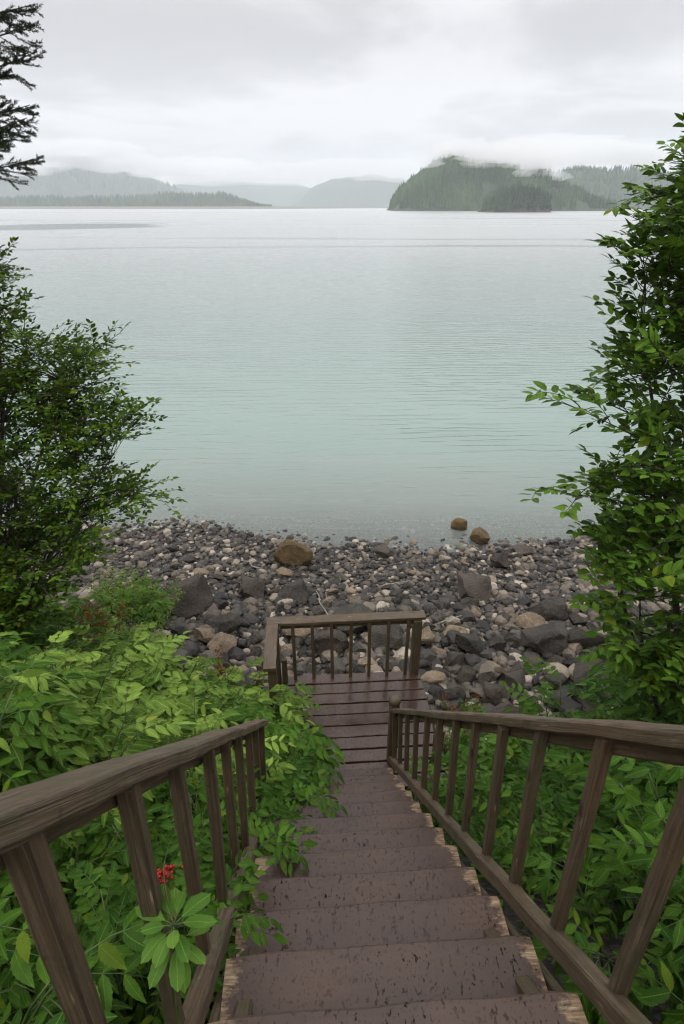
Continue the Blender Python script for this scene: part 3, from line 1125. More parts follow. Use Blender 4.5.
for k in range(7):
    x = PX0 + 0.16 + 0.213 * k
    if x > PX1 - 0.12:
        continue
    g = Geo()
    tl = random.uniform(-0.006, 0.006)
    beam(g, P(x, PY1 - 0.055, -0.05), P(x + tl, PY1 - 0.062, RH - 0.045), 0.036, 0.036, up=Vector((0, 1, 0)), ch=0.003)
    g.build("baluster", M['timber'], cap_front, smooth=False)
for k in range(2):
    y = PY0 + 1.06 + 0.22 * k
    g = Geo()
    beam(g, P(PX0 - 0.05, y, -0.05), P(PX0 - 0.05, y, RH - 0.042), 0.030, 0.030, up=Vector((0, 1, 0)), ch=0.003)
    g.build("baluster", M['timber'], cap_left, smooth=False)


# ------------------------------------------------------------------ rocks
def ico(sub):
    import bmesh
    bm = bmesh.new()
    bmesh.ops.create_icosphere(bm, subdivisions=sub, radius=1.0)
    V = np.array([v.co[:] for v in bm.verts])
    F = np.array([[v.index for v in f.verts] for f in bm.faces])
    bm.free()
    return V, F


ICO4, ICO3, ICO2 = ico(4), ico(3), ico(2)


def rock_verts(base, seed, cuts=11, lo=0.50, hi=0.92, nzs=0.10):
    r_ = np.random.default_rng(seed)
    V = base.copy()
    for _ in range(cuts):
        n = r_.normal(size=3)
        n /= np.linalg.norm(n)
        d = r_.uniform(lo, hi)
        s = V @ n
        k = np.maximum(s - d, 0)
        V -= np.outer(k * 0.985, n)
    o = np.array([nz(v[0] * 1.6 + seed, v[1] * 1.6, v[2] * 1.6) + 0.45 * nz(v[0] * 4 + seed, v[1] * 4, v[2] * 4) for v in V])
    V *= (1 + nzs * o)[:, None]
    return V / np.abs(V).max()


ROCKS = []
for k in range(14):
    g = Geo()
    rounded = k >= 10
    g.add(rock_verts(ICO4[0], 50 + k, 7 if rounded else 16, 0.62 if rounded else 0.36, 0.93 if rounded else 0.80, 0.15), ICO4[1])
    me = g.mesh("rock_shape")
    try:
        me.set_sharp_from_angle(angle=R(28))
    except Exception:
        pass
    me.materials.append(M['basalt'])
    ROCKS.append(me)

rock_spots = []


def rock(p, size, mat_, label, group=None, shape=None, sink=0.3, flat=None, rz=None):
    o = bpy.data.objects.new("rock", ROCKS[random.randrange(14) if shape is None else shape])
    COL.objects.link(o)
    fl = random.uniform(0.55, 0.8) if flat is None else flat
    o.scale = (size / 2 * random.uniform(0.9, 1.1), size / 2 * random.uniform(0.68, 0.9), size / 2 * fl)
    o.rotation_euler = (random.uniform(-.22, .22), random.uniform(-.22, .22), random.uniform(0, 6.28) if rz is None else rz)
    o.location = (p[0], p[1], height(p[0], p[1]) + size / 2 * fl * (1 - 2 * sink))
    o.material_slots[0].link = 'OBJECT'
    o.material_slots[0].material = M[mat_]
    tag(o, label, "rock", group)
    rock_spots.append((p[0], p[1], size / 2))
    return o


def gpt(u, v):
    """where the sight line through a pixel meets the ground"""
    for k in range(2000):
        D = 2 + k * 0.02
        p = at(u, v, D)
        if p.z <= height(p.x, p.y):
            return p
    return at(u, v, 20)


NAMED = [  # u, v of the base, width in pixels, material, label, shape, flat
    (292, 566, 36, 'ochre', "round ochre boulder with mossy stain standing alone on the shingle left of the landing", 11, 0.8),
    (460, 530, 17, 'ochre', "small ochre rock standing out in the shallow water, farthest from shore", 10, 0.9),
    (479, 544, 27, 'ochre', "larger ochre brown rock sitting at the very edge of the water", 8, 1.0),
    (183, 618, 62, 'brownrock', "long low dark brown slab of rock, largest on the left beach", 4, 0.5),
    (228, 638, 44, 'basalt', "bulky dark grey boulder to the left of the landing railing", 5, 0.7),
    (203, 644, 28, 'tanrock', "pale tan block of rock wedged between dark boulders left of the landing", 7, 0.75),
    (178, 640, 24, 'basalt', "squat black rock just left of the pale tan block", 1, 0.6),
    (345, 634, 62, 'basalt', "big dark rock seen through the middle balusters of the landing railing", 8, 0.62),
    (388, 652, 52, 'basalt', "dark boulder behind the right end of the landing railing", 3, 0.6),
    (330, 655, 50, 'brownrock', "brown grey rock low behind the landing balusters at the middle", 6, 0.55),
    (298, 641, 30, 'tanrock', "tan rock behind the left corner of the landing railing", 12, 0.7),
    (424, 648, 26, 'tanrock', "upright tan stone just outside the right landing post", 9, 0.95),
    (436, 690, 30, 'tanrock', "cream stone beside the newel post at the foot of the right railing", 13, 0.6),
    (455, 640, 22, 'tanrock', "cream pebble-smooth stone right of the landing post", 11, 0.7),
    (497, 676, 24, 'tanrock', "bright cream angular stone in front of dark rocks right of the landing", 0, 0.7),
    (532, 633, 30, 'tanrock', "warm tan smooth rock midway between landing and right tree", 12, 0.7),
    (551, 622, 40, 'basalt', "dark rounded boulder behind the warm tan rock near the right tree", 10, 0.75),
    (474, 600, 44, 'brownrock', "long brown grey slab leaning up towards the water on the right beach", 2, 0.6),
    (475, 596, 24, 'tanrock', "tan wedge of rock in front of the long brown slab", 5, 0.8),
    (490, 586, 18, 'tanrock', "pale cream rock just beyond the long brown slab", 8, 0.7),
    (503, 571, 24, 'brownrock', "brown pointed rock standing close to the waterline on the right", 4, 0.9),
    (525, 556, 30, 'brownrock', "flat brown ledge rock at the waterline near the right tree", 3, 0.4),
    (548, 652, 56, 'basalt', "broad charcoal slab of rock on the near beach right of the landing", 6, 0.5),
    (600, 690, 52, 'basalt', "black boulder at the foot of the right tree", 9, 0.65),
    (515, 645, 26, 'greyrock', "mid grey rock lying between charcoal slabs right of the landing", 1, 0.6),
    (470, 655, 40, 'basalt', "dark tilted rock a step right of the landing corner", 7, 0.7),
    (590, 652, 44, 'basalt', "large dark rock half hidden by the right tree's leaves", 0, 0.7),
    (620, 712, 38, 'basalt', "black rock lying behind the top of the right handrail", 5, 0.6),
    (385, 558, 26, 'brownrock', "flat brown stone near the waterline straight beyond the landing", 13, 0.45),
    (250, 598, 32, 'brownrock', "brown grey rock on the shingle between ochre boulder and landing corner", 2, 0.6),
    (295, 606, 40, 'basalt', "dark flat rock lying just beyond the landing's left corner", 4, 0.5),
    (132, 598, 30, 'tanrock', "flat tan rock beside the left bush", 3, 0.4),
    (70, 615, 24, 'tanrock', "pale flat stone peeping from under the left bush", 1, 0.4),
    (201, 577, 20, 'tanrock', "small cream stone on fine dark shingle at the left", 6, 0.5),
    (286, 577, 20, 'tanrock', "flat cream stone in front of the ochre boulder", 13, 0.4),
]
for (u, v, w_, mt, lab, sh, fl) in NAMED:
    wet = "water" in lab and mt == 'ochre'
    p = gpt(u, v)
    if wet:
        p = at(u, v, CAM_Z / (math.sin(PITCH) - (512 - v) / FPX * math.cos(PITCH)))
    D = pix(p)[2]
    sz = w_ / FPX * D * 1.08
    o = rock((p.x, p.y + sz * 0.25), sz, mt, lab, None, sh, 0.22, fl, random.uniform(-0.35, 0.35))
    if wet:
        o.location.z = sz * 0.20

ZONES = {
    'near': "beach stones close under the landing and bank", 'mid': "beach stones on the middle of the shore", 'water': "beach stones along the waterline",
}
WHAT = {'near': "on the near beach below the bank", 'mid': "among shingle on the middle beach", 'water': "by the edge of the water"}
LOOK = {'basalt': "dark charcoal wet rock", 'brownrock': "brown grey rock", 'greyrock': "mid grey rock", 'tanrock': "pale tan rock"}
tries = 0
cand = []
while len(cand) < 265 and tries < 60000:
    tries += 1
    y = random.uniform(4.3, 12.4)
    x = random.uniform(-1, 1) * (0.8 + 0.62 * y)
    u, v, D = pix((x, y, height(x, y)))
    if u < 40 or u > 700 or v > 735:
        continue
    if (x < -1.1 and y < 5.5) or (x > 2.2 and y < 4.6) or (-0.6 < x < 1.0 and y < 5.1):
        continue
    nearw = sstep(11.5, 6.0, y)
    side = 0.55 + 0.45 * sstep(-1.5, 1.5, x)
    sz = (0.13 + 0.12 * nearw) + random.paretovariate(2.6) * 0.100 * (0.40 + nearw * side)
    sz = min(sz, 0.52)
    if random.random() > 0.35 + 0.65 * nearw * side:
        continue
    if any((x - a) ** 2 + (y - b) ** 2 < (0.72 * (r_ + sz / 2)) ** 2 for a, b, r_ in rock_spots):
        continue
    cand.append((x, y, sz))
    rock_spots.append((x, y, sz / 2))
for (x, y, sz) in cand:
    mt = random.choices(['basalt', 'brownrock', 'greyrock', 'tanrock'], [0.46, 0.21, 0.15, 0.18])[0]
    zone = 'near' if y < 7.2 else ('mid' if y < 10.2 else 'water')
    word = "chunky" if sz > 0.34 else "small"
    rock((x, y), sz, mt, f"{word} {LOOK[mt]} {WHAT[zone]}", f"{word} {LOOK[mt]}s {WHAT[zone]}")

# a few washed up sticks
random.seed(8)
for (u, v, L, a, lab) in [(322, 612, 0.75, 1.9, "grey driftwood stick lying behind the landing railing"), (450, 628, 0.45, 0.4, "short bleached stick lying right of the landing post"),
                          (250, 570, 0.5, 2.6, "thin driftwood stick on fine shingle left of the ochre boulder"), (395, 590, 0.55, 0.2, "crooked driftwood branch on shingle beyond the landing railing")]:
    p = gpt(u, v)
    d = Vector((math.cos(a), math.sin(a), 0.12))
    g = Geo()
    pts = [d * (L * (t - 0.5)) + Vector((0, 0, 0.05)) + rv(0.018) for t in (0, .2, .4, .6, .8, 1.0)]
    tube(g, pts, 0.016, 0.007, 7, 0.5)
    tube(g, [pts[3], pts[3] + Vector((d.y, -d.x, 0.3)) * L * 0.18, pts[3] + Vector((d.y + d.x, -d.x + d.y, 0.5)) * L * 0.22], 0.008, 0.004, 6, 0.5)
    o = g.build("driftwood", M['drift'])
    o.location = (p.x, p.y, height(p.x, p.y) + 0.10)
    tag(o, lab, "driftwood")

# shingle: too many to count
g = Geo()
shapes = [rock_verts(ICO2[0], 300 + k, 7, 0.55, 0.95, 0.10) for k in range(24)]
VV, FF, AA, n0 = [], [], [], 0
cnt = 0
while cnt < 15500:
    y = random.uniform(4.4, 15.0)
    x = random.uniform(-1, 1) * (1.2 + 0.66 * y)
    if y < 5.0 and -0.5 < x < 0.9:
        pass
    if random.random() > 0.25 + 0.75 * sstep(4.5, 9, y):
        continue
    s = 0.030 + 0.027 * random.paretovariate(1.9)
    s = min(s, 0.13 if y > 9 else 0.17)
    s *= 0.85 + 0.35 * sstep(9.5, 6.0, y)
    if y > 12.3:
        s *= 0.8
    z = height(x, y)
    sc = np.array([s * random.uniform(.8, 1.25), s * random.uniform(.7, 1.0), s * random.uniform(.45, .75)])
    V = shapes[random.randrange(24)] * sc
    a = random.random() * 6.28
    c, s_ = math.cos(a), math.sin(a)
    tl = random.uniform(-.4, .4)
    V = V @ np.array([[1, 0, 0], [0, math.cos(tl), -math.sin(tl)], [0, math.sin(tl), math.cos(tl)]])
    V = V @ np.array([[c, -s_, 0], [s_, c, 0], [0, 0, 1]])
    V = V + np.array([x, y, z + sc[2] * 0.35])
    VV.append(V); FF.append(ICO2[1] + n0); n0 += len(V)
    AA.append(np.full(len(V), min(0.999, random.random() ** 1.0)))
    cnt += 1
g.add(np.concatenate(VV), np.concatenate(FF), None, np.concatenate(AA))
tag(g.build("shingle", M['shingle'], smooth=False), "wet dark shingle and pebbles covering the shore between larger rocks", "shingle", kind="stuff")

# ------------------------------------------------------------------ plants
def compound_leaf(lv, g, base, d, n, length, pairs, ll, lw, droop=0.25, tilt=0.0, term=1.15, var=None, spread=0.62):
    """a pinnate leaf: rachis with opposite leaflets and one at the tip"""
    d = d.normalized()
    s = d.cross(n).normalized()
    n = s.cross(d)
    var = random.random() if var is None else var
    pts = []
    for i in range(5):
        t = i / 4
        pts.append(base + d * (length * t) + n * (length * (0.10 * math.sin(t * 3.1) - droop * t * t)))
    tube(g, pts, 0.0028, 0.0012, 4, 0.5)
    for k in range(pairs):
        t = 0.38 + 0.56 * k / max(1, pairs - 0.3)
        i = min(3, int(t * 4))
        p = pts[i].lerp(pts[i + 1], t * 4 - i)
        tan = (pts[i + 1] - pts[i]).normalized()
        for sg in (-1, 1):
            f = tan * (1 - spread) + s * (sg * spread) + rv(0.09) - n * 0.08
            nn = n + rv(0.20) + s * sg * 0.12
            q = ll * (0.84 + 0.16 * math.sin(math.pi * (k + 0.7) / pairs)) * random.uniform(0.85, 1.12)
            lv.add(p, f, nn, q, lw * q / ll / 2, random.uniform(0.1, 0.3), min(1, max(0, var + random.uniform(-.15, .15))))
    tan = (pts[4] - pts[3]).normalized()
    lv.add(pts[4], tan + rv(0.1), n + rv(0.2), ll * term, lw * term / 2, 0.22, min(1, max(0, var + random.uniform(-.15, .15))))


def broad_plant(name, h, stems, mat_l, mat_s, pairs, ll, lw, leaf_len, per, droop, spread, seed):
    """arching stems carrying compound leaves in layers"""
    random.seed(seed)
    lv, g, gs = Leaves(), Geo(), Geo()
    for k in range(stems):
        a = k * 2.4 + random.uniform(-.4, .4)
        rr = h * random.uniform(0.15, 0.55) * spread
        hh = h * random.uniform(0.65, 1.0)
        top = Vector((rr * math.cos(a), rr * math.sin(a), hh))
        b0 = Vector((0.06 * math.cos(a), 0.06 * math.sin(a), -0.25))
        pts = curve(b0, top, (-0.10 * rr * math.cos(a), -0.10 * rr * math.sin(a), 0.10 * h), 7)
        tube(gs, pts, 0.008 * h + 0.002, 0.003, 5, 0.5)
        for j in range(per):
            t = 0.50 + 0.50 * (j + random.random() * 0.6) / per
            t = min(t, 1.0)
            i = min(5, int(t * 6))
            p = pts[i].lerp(pts[i + 1], t * 6 - i)
            aa = a + (j % 2 * 2 - 1) * random.uniform(0.3, 1.5) if j < per - 1 else a + random.uniform(-.4, .4)
            d = Vector((math.cos(aa), math.sin(aa), random.uniform(0.05, 0.5)))
            n = Vector((0, 0, 1)) + rv(0.18)
            compound_leaf(lv, gs, p, d, n, leaf_len * random.uniform(0.75, 1.15), pairs, ll * random.uniform(0.85, 1.15), lw, droop, var=random.random())
    lv.into(g, TOOTH, TOOTH_ST)
    root = empty(name)
    gs.build("stems", mat_s, root)
    g.build("foliage", mat_l, root)
    return root


def frond_plant(name, h, n, mat_l, mat_s, seed):
    """airy tuft of fine toothed little leaves on wiry stalks"""
    random.seed(seed)
    lv, g, gs = Leaves(), Geo(), Geo()
    for k in range(n):
        a = random.uniform(0, 6.28)
        rr = h * random.uniform(0.1, 0.7)
        top = Vector((rr * math.cos(a), rr * math.sin(a), h * random.uniform(0.55, 1.0)))
        pts = curve((0.04 * math.cos(a), 0.04 * math.sin(a), -0.1), top, (0, 0, 0.12 * h), 7)
        tube(gs, pts, 0.0035, 0.0015, 4, 0.5)
        for j in range(22):
            t = 0.25 + 0.75 * j / 21
            i = min(5, int(t * 6))
            p = pts[i].lerp(pts[i + 1], t * 6 - i)
            d = Vector((math.cos(a + (j % 2 * 2 - 1) * 1.2), math.sin(a + (j % 2 * 2 - 1) * 1.2), random.uniform(-0.1, 0.4)))
            q = p + d * random.uniform(0.03, 0.09)
            for m_ in range(3):
                lv.add(q + rv(0.012), d + rv(0.4), Vector((0, 0, 1)) + rv(0.35), random.uniform(0.03, 0.055), 0.009, 0.2)
    lv.into(g)
    root = empty(name)
    gs.build("stems", mat_s, root)
    g.build("foliage", mat_l, root)
    return root


def plume_plant(name, h, n, seed):
    """rusty dried flower plumes above a few leaves"""
    random.seed(seed)
    lv, g, gs, gl, lg = Leaves(), Geo(), Geo(), Geo(), Leaves()
    for k in range(n):
        a = random.uniform(0, 6.28)
        rr = h * random.uniform(0.05, 0.4)
        top = Vector((rr * math.cos(a), rr * math.sin(a), h * random.uniform(0.7, 1.0)))
        pts = curve((0, 0, -0.1), top, (0, 0, 0.06 * h), 6)
        tube(gs, pts, 0.005, 0.002, 4, 0.5)
        for j in range(150):
            t = random.uniform(0.45, 1.0)
            i = min(4, int(t * 5))
            p = pts[i].lerp(pts[i + 1], t * 5 - i)
            q = p + rv(0.05 * (1.25 - t) + 0.008)
            lv.add(q, rv(1), rv(1), random.uniform(0.014, 0.030), 0.006, 0.1)
        for j in range(4):
            p = pts[1 + j % 4]
            lg.add(p, Vector((math.cos(a + j * 2), math.sin(a + j * 2), 0.3)), Vector((0, 0, 1)) + rv(0.2), random.uniform(0.08, 0.14), 0.018, 0.3)
    lv.into(g); lg.into(gl)
    root = empty(name)
    gs.build("stems", M['redstem'], root)
    g.build("blossoms", M['rust'], root)
    gl.build("foliage", M['shrubleaf'], root)
    return root


# kinds of plant
ELDER = [broad_plant("leafy_shrub", h, st, M['shrubleaf'], M['stem'], 3, 0.100, 0.043, 0.26, 6, 0.32, 1.0, 100 + i)
         for i, (h, st) in enumerate([(0.85, 9), (0.70, 8), (1.0, 10), (0.60, 8), (0.9, 9)])]
PALE = [broad_plant("pale_leafy_shrub", h, st, M['pale'], M['stem'], 3, 0.110, 0.050, 0.27, 7, 0.42, 1.0, 200 + i)
        for i, (h, st) in enumerate([(1.1, 11), (0.9, 10), (1.25, 12), (1.0, 10)])]
LIME = [frond_plant("feathery_plant", h, 26, M['lime'], M['stem'], 300 + i) for i, h in enumerate((0.8, 0.6, 0.95))]
PLUME = [plume_plant("rusty_plume_plant", h, 7, 400 + i) for i, h in enumerate((0.9, 0.65))]
used = set()
random.seed(77)


def place(proto, x, y, label, cat, group=None, scale=1.0, dz=0.0, rz=None, tilt=(0, 0)):
    if proto.name in used:
        o = copy_tree(proto)
    else:
        o = proto
        used.add(proto.name)
    o.location = (x, y, height(x, y) + dz)
    if rz is None:
        rz = random.uniform(-0.7, 0.7) if tilt != (0, 0) else random.uniform(0, 6.28)
    o.rotation_euler = (tilt[0], tilt[1], rz)
    o.scale = (scale,) * 3
    tag(o, label, cat, group)
    return o


def scatter(n, xr, yr, gap, ok, spots):
    out = []
    for _ in range(n * 300):
        if len(out) >= n:
            break
        x, y = random.uniform(*xr), random.uniform(*yr)
        if ok(x, y) and all((x - a) ** 2 + (y - b) ** 2 > gap * gap for a, b in out + spots):
            out.append((x, y))
    return out


def stair_x(y, side):
    """world x of the stairs' edge at world y"""
    return SX - (y - SY) * math.tan(YAW) + side * 0.60


# bright pale shrubs filling the left bank
sp = scatter(70, (-5.2, -0.9), (1.9, 6.4), 0.36, lambda x, y: x < stair_x(y, -1) - 0.42 and y < 4.7 + 0.32 * max(0, -x - 1) and x > -0.75 * y - 1.0, [])
for i, (x, y) in enumerate(sp):
    if x < -3.0:
        lab, gr = "pale green layered shrub under the left bush", "pale shrubs under the left bush"
    elif y > 4.2:
        lab, gr = "pale green shrub at the lower edge of the left bank above the rocks", "pale shrubs at the lower edge of the left bank"
    else:
        lab, gr = "pale green layered shrub rising behind the left handrail", "pale shrubs behind the left handrail"
    # the tops of these shrubs form an even slope: trim each to the height of its neighbours
    full = (1.1, 0.9, 1.25, 1.0)[i % 4] * 1.1
    cap_ = 0.0
    for q in range(40, 125, 5):
        if pix((x, y, height(x, y) + q / 100))[1] > 652 - 30 * sstep(40, 160, pix((x, y, height(x, y) + 0.6))[0]) + 40 * sstep(120, 280, pix((x, y, height(x, y) + 0.6))[0]):
            cap_ = q / 100
    if cap_ < 0.4:
        continue
    place(PALE[i % 4], x, y, lab, "shrub", gr, min(random.uniform(0.8, 1.1), cap_ / full), -0.03)
# darker pinnate shrubs under the left handrail
sp2 = scatter(34, (-2.6, -0.5), (0.1, 3.0), 0.30, lambda x, y: x < stair_x(y, -1) - 0.16 and x > -1.0 * y - 1.2, [])
for i, (x, y) in enumerate(sp2):
    place(ELDER[i % 5], x, y, "dark green pinnate shrub growing under the left handrail", "shrub", "dark shrubs under the left handrail",
          random.uniform(0.72, 0.98) * (0.66 if x > -0.95 else 1), -0.06)
# shrubs crowding over the left edge of the lower stairs
EDGE = [(0.05, 0.88, 0.60), (0.13, 0.98, 0.66), (0.02, 1.05, 0.62), (0.10, 1.22, 0.66), (0.02, 1.38, 0.66), (0.12, 1.52, 0.72), (0.03, 1.66, 0.72), (0.10, 1.82, 0.78), (0.0, 1.95, 0.80), (0.10, 2.1, 0.85), (-0.02, 2.25, 0.86),
        (0.12, 2.4, 0.95), (-0.04, 2.55, 0.92), (0.06, 2.7, 1.0), (-0.06, 2.85, 0.98), (0.08, 3.0, 1.1), (-0.05, 3.15, 1.05), (0.12, 3.3, 1.2), (0.0, 3.45, 1.12), (0.2, 3.6, 1.25), (0.05, 3.75, 1.15), (0.25, 3.5, 1.3)]
for i, (dx, y, s) in enumerate(EDGE):
    place(ELDER[(i + 2) % 5], stair_x(y, -1) - (0.18 if y < 1.75 else 0.13 if y < 2.3 else 0.06) - dx, y, "dark green shrub spilling over the left edge of the stairs", "shrub", "shrubs spilling over the left edge of the stairs", s * (0.98 if y < 2.2 else 0.88), 0.10 if y < 2.2 else 0.0, tilt=(0, 0.12))
for x, y, s, k in [(-1.08, 4.2, 1.05, 2), (-1.12, 4.65, 1.05, 3), (-1.35, 4.45, 1.15, 0), (-1.05, 3.85, 1.08, 2), (-1.25, 4.0, 1.2, 1)]:
    place(PALE[k], x, y, "pale green shrub pushing through the landing's left railing", "shrub", "pale shrubs pushing through the landing's left railing", s, 0.0, tilt=(0, 0.04))
for x, y, s, k in [(-0.95, 3.55, 1.3, 2), (-0.92, 3.75, 1.25, 0), (-0.85, 3.3, 1.15, 4), (-0.95, 4.0, 1.3, 1)]:
    place(ELDER[k], x, y, "dark green shrub filling the corner between the left handrail and the landing", "shrub", "shrubs in the corner between handrail and landing", s, 0.0, tilt=(0, 0.06))
# shrubs behind the right railing
sp3 = scatter(44, (0.8, 4.6), (0.2, 4.3), 0.36, lambda x, y: x > stair_x(y, 1) + (0.52 if y < 3.2 else 0.42) and x < 0.9 * y + 1.4 and not (x < 1.35 and y > 3.4) and (pix((x, y, height(x, y) + 0.85))[1] > 722 or pix((x, y, height(x, y) + 0.85))[0] > 640), [])
for i, (x, y) in enumerate(sp3):
    if y < 2.0:
        lab, gr = "dark green pinnate shrub behind the upper right balusters", "shrubs behind the upper right balusters"
    else:
        lab, gr = "dark green pinnate shrub beyond the lower right balusters", "shrubs beyond the lower right balusters"
    place(ELDER[i % 5], x, y, lab, "shrub", gr, random.uniform(0.78, 1.05), -0.08)
# feathery plants
for i, (x, y, s, lab) in enumerate([
        (-3.05, 7.7, 1.1, "yellow green feathery plant between the left bush and the shingle"), (-3.5, 8.0, 1.3, "tall feathery lime plant in front of the left bush's lower branches"),
        (-2.75, 6.15, 0.95, "feathery lime plant beside the long dark slab of rock"), (-2.45, 5.9, 0.6, "small feathery plant at the tip of the left bank"),
        (-3.75, 8.1, 1.2, "feathery green plant tucked beneath the left bush"),
        (1.15, 4.6, 0.6, "small grassy tuft behind the newel post"), (1.9, 4.55, 0.7, "low feathery plant above the middle of the right handrail")]):
    place(LIME[i % 3], x, y, lab, "plant", None, s)
for i, (x, y, s, lab) in enumerate([
        (-3.15, 5.7, 1.5, "tall rusty plume plant standing among pale shrubs near the left bush"), (-2.95, 5.45, 1.5, "rusty brown plume plant beside the feathery lime plant"),
        (-1.35, 5.15, 1.45, "rust coloured seed plume by the dark boulders left of the landing"), (-1.05, 5.0, 1.2, "short rusty plume near the landing's left rail"),
        (1.45, 4.85, 1.0, "rust brown dry plume plant above the right handrail near the black boulder"), (1.05, 4.75, 0.75, "small rust brown plume plant to the left of the larger one above the right rail")]):
    place(PLUME[i % 2], x, y, lab, "plant", None, s)

# the red berried plant leaning through the left balusters
random.seed(5)
bp = at(174, 925, 1.20)
root = empty("berry_plant", (bp.x - 0.03, bp.y - 0.02, height(bp.x, bp.y)))
tag(root, "bright green rosette with a red berry cluster leaning through the left balusters", "plant")
hgt = bp.z - root.location.z
lv, g, gs = Leaves(), Geo(), Geo()
top = Vector((0.03, 0.02, hgt))
stem = curve((0.0, 0.0, -0.1), top, (-0.03, 0.0, 0.04), 8)
tube(gs, stem, 0.006, 0.003, 6, 0.5)
for k, (a, el, L) in enumerate([(2.2, 0.6, .10), (0.6, 0.55, .11), (1.4, 0.8, .09), (3.6, 0.7, .09), (5.0, 0.75, .10), (2.9, 0.45, .11), (0.0, 0.4, .10), (4.5, 0.15, .12), (4.0, 0.3, .10), (5.3, 0.35, .11), (3.0, 0.0, .11), (0.2, 0.1, .105), (1.0, 0.45, .095), (1.75, 0.5, .10), (2.6, 0.35, .085), (3.5, 0.2, .09), (4.3, -0.05, .115), (4.95, -0.1, .12), (5.6, 0.0, .105), (0.7, -0.25, .10), (5.2, -0.45, .11), (3.9, -0.4, .10)]):
    b = top - Vector((0, 0, 0.010 * (k > 7) + 0.014 * (k > 11) + 0.016 * (k > 15) + 0.02 * (k > 18)))
    d = Vector((math.cos(a), math.sin(a), el))
    p1 = b + d.normalized() * 0.020
    tube(gs, [b, b.lerp(p1, .5), p1], 0.002, 0.0015, 4, 0.5)
    lv.add(p1, d, Vector((0, -0.25, 1)) + rv(0.12), L * random.uniform(0.46, 0.62), L * 0.135, random.uniform(0.15, 0.5))
lv.into(g, (0.72, 1.0, 0.80), (0.25, 0.58, 0.84), 0.14)
gs.build("stems", M['stem'], root)
g.build("foliage", M['berryleaf'], root)
g = Geo()
bc = at(166, 873, 1.26) - root.location
ps = curve(top, bc + Vector((0, 0, 0.03)), (-0.01, 0.01, 0.0), 5)
gs2 = Geo()
for k in range(52):
    c = bc + Vector((0.9, 0.1, 0.55)) * random.uniform(-.020, .020) + Vector((random.gauss(0, .0065), random.gauss(0, .0065), random.gauss(0, .0065)))
    g.add(ICO2[0] * random.uniform(.0030, .0040) + np.array(c[:]), ICO2[1], None, 0.5)
cl = g.build("berry_cluster", M['berry'], root)
tube(gs2, ps, 0.0022, 0.0016, 5, 0.5)
gs2.build("stalk", M['redstem'], cl)

# low creeping leaves hiding the soil between the shrubs
random.seed(9)
lv, g = Leaves(), Geo()
for _ in range(3600):
    x, y = random.uniform(-5.5, 5.0), random.uniform(-1.0, 6.6)
    if stair_x(y, -1) - 0.02 < x < stair_x(y, 1) + 0.02:
        continue
    z = height(x, y)
    if z < 1.28 + 0.25 * nz(x, y, 1, 1.5) or (x > 0 and y > 4.6) or (-0.7 < x < 1.2 and y > 3.7):
        continue
    p = Vector((x, y, z + random.uniform(0.01, 0.14)))
    for k in range(3):
        a = random.uniform(0, 6.28)
        lv.add(p, Vector((math.cos(a), math.sin(a), random.uniform(-.1, .4))), Vector((0, -0.3, 1)) + rv(0.3), random.uniform(.05, .10), random.uniform(.014, .024), 0.25)
lv.into(g)
tag(g.build("ground_cover", M['shrubleaf']), "low creeping green leaves carpeting the bank between the shrubs", "ground cover", kind="stuff")


# ------------------------------------------------------------------ trees
def poly_tips(poly, n, d0, d1, edge=0.35):
    """points spread through a crown whose outline was measured in the photograph, at real depths"""
    us, vs_ = [p[0] for p in poly], [p[1] for p in poly]
    out = []

    def inside(u, v):
        c = False
        for i in range(len(poly)):
            (x1, y1), (x2, y2) = poly[i], poly[i - 1]
            if (y1 > v) != (y2 > v) and u < (x2 - x1) * (v - y1) / (y2 - y1) + x1:
                c = not c
        return c
    while len(out) < n:
        u, v = random.uniform(min(us), max(us)), random.uniform(min(vs_), max(vs_))
        if inside(u, v):
            out.append(at(u, v, random.uniform(d0, d1)))
    return out


def leafy_twig(lv, gt, a, b, n, L, w, r0=0.004, bow=0.08, both=0.8, start=0.25):
    d = b - a
    pts = curve(a, b, Vector((random.gauss(0, 1), random.gauss(0, 1), random.uniform(0, 1.2))) * (bow * d.length), 6)
    tube(gt, pts, r0, 0.0012, 4, 0.5)
    f = d.normalized()
    s = f.cross(Vector((0, 0, 1)) + rv(0.25)).normalized()
    up = s.cross(f)
    for j in range(n):
        t = start + (1 - start) * (j + 0.5) / n
        i = min(4, int(t * 5))
        p = pts[i].lerp(pts[i + 1], t * 5 - i)
        sg = 1 if j % 2 else -1
        fd = f * random.uniform(0.3, 0.8) + s * (sg * random.uniform(0.5, 1.0)) + up * random.uniform(-0.1, 0.35) + rv(0.12)
        nn = Vector((0, 0, 1)) * 0.75 + up * 0.5 + rv(0.32)
        k = random.uniform(0.65, 1.1)
        lv.add(p + fd.normalized() * 0.008, fd, nn, L * k, w * k / 2, random.uniform(0.05, 0.3))
    lv.add(pts[-1], f, up + Vector((0, 0, .6)) + rv(0.2), L * 0.9, w * 0.42, 0.15)


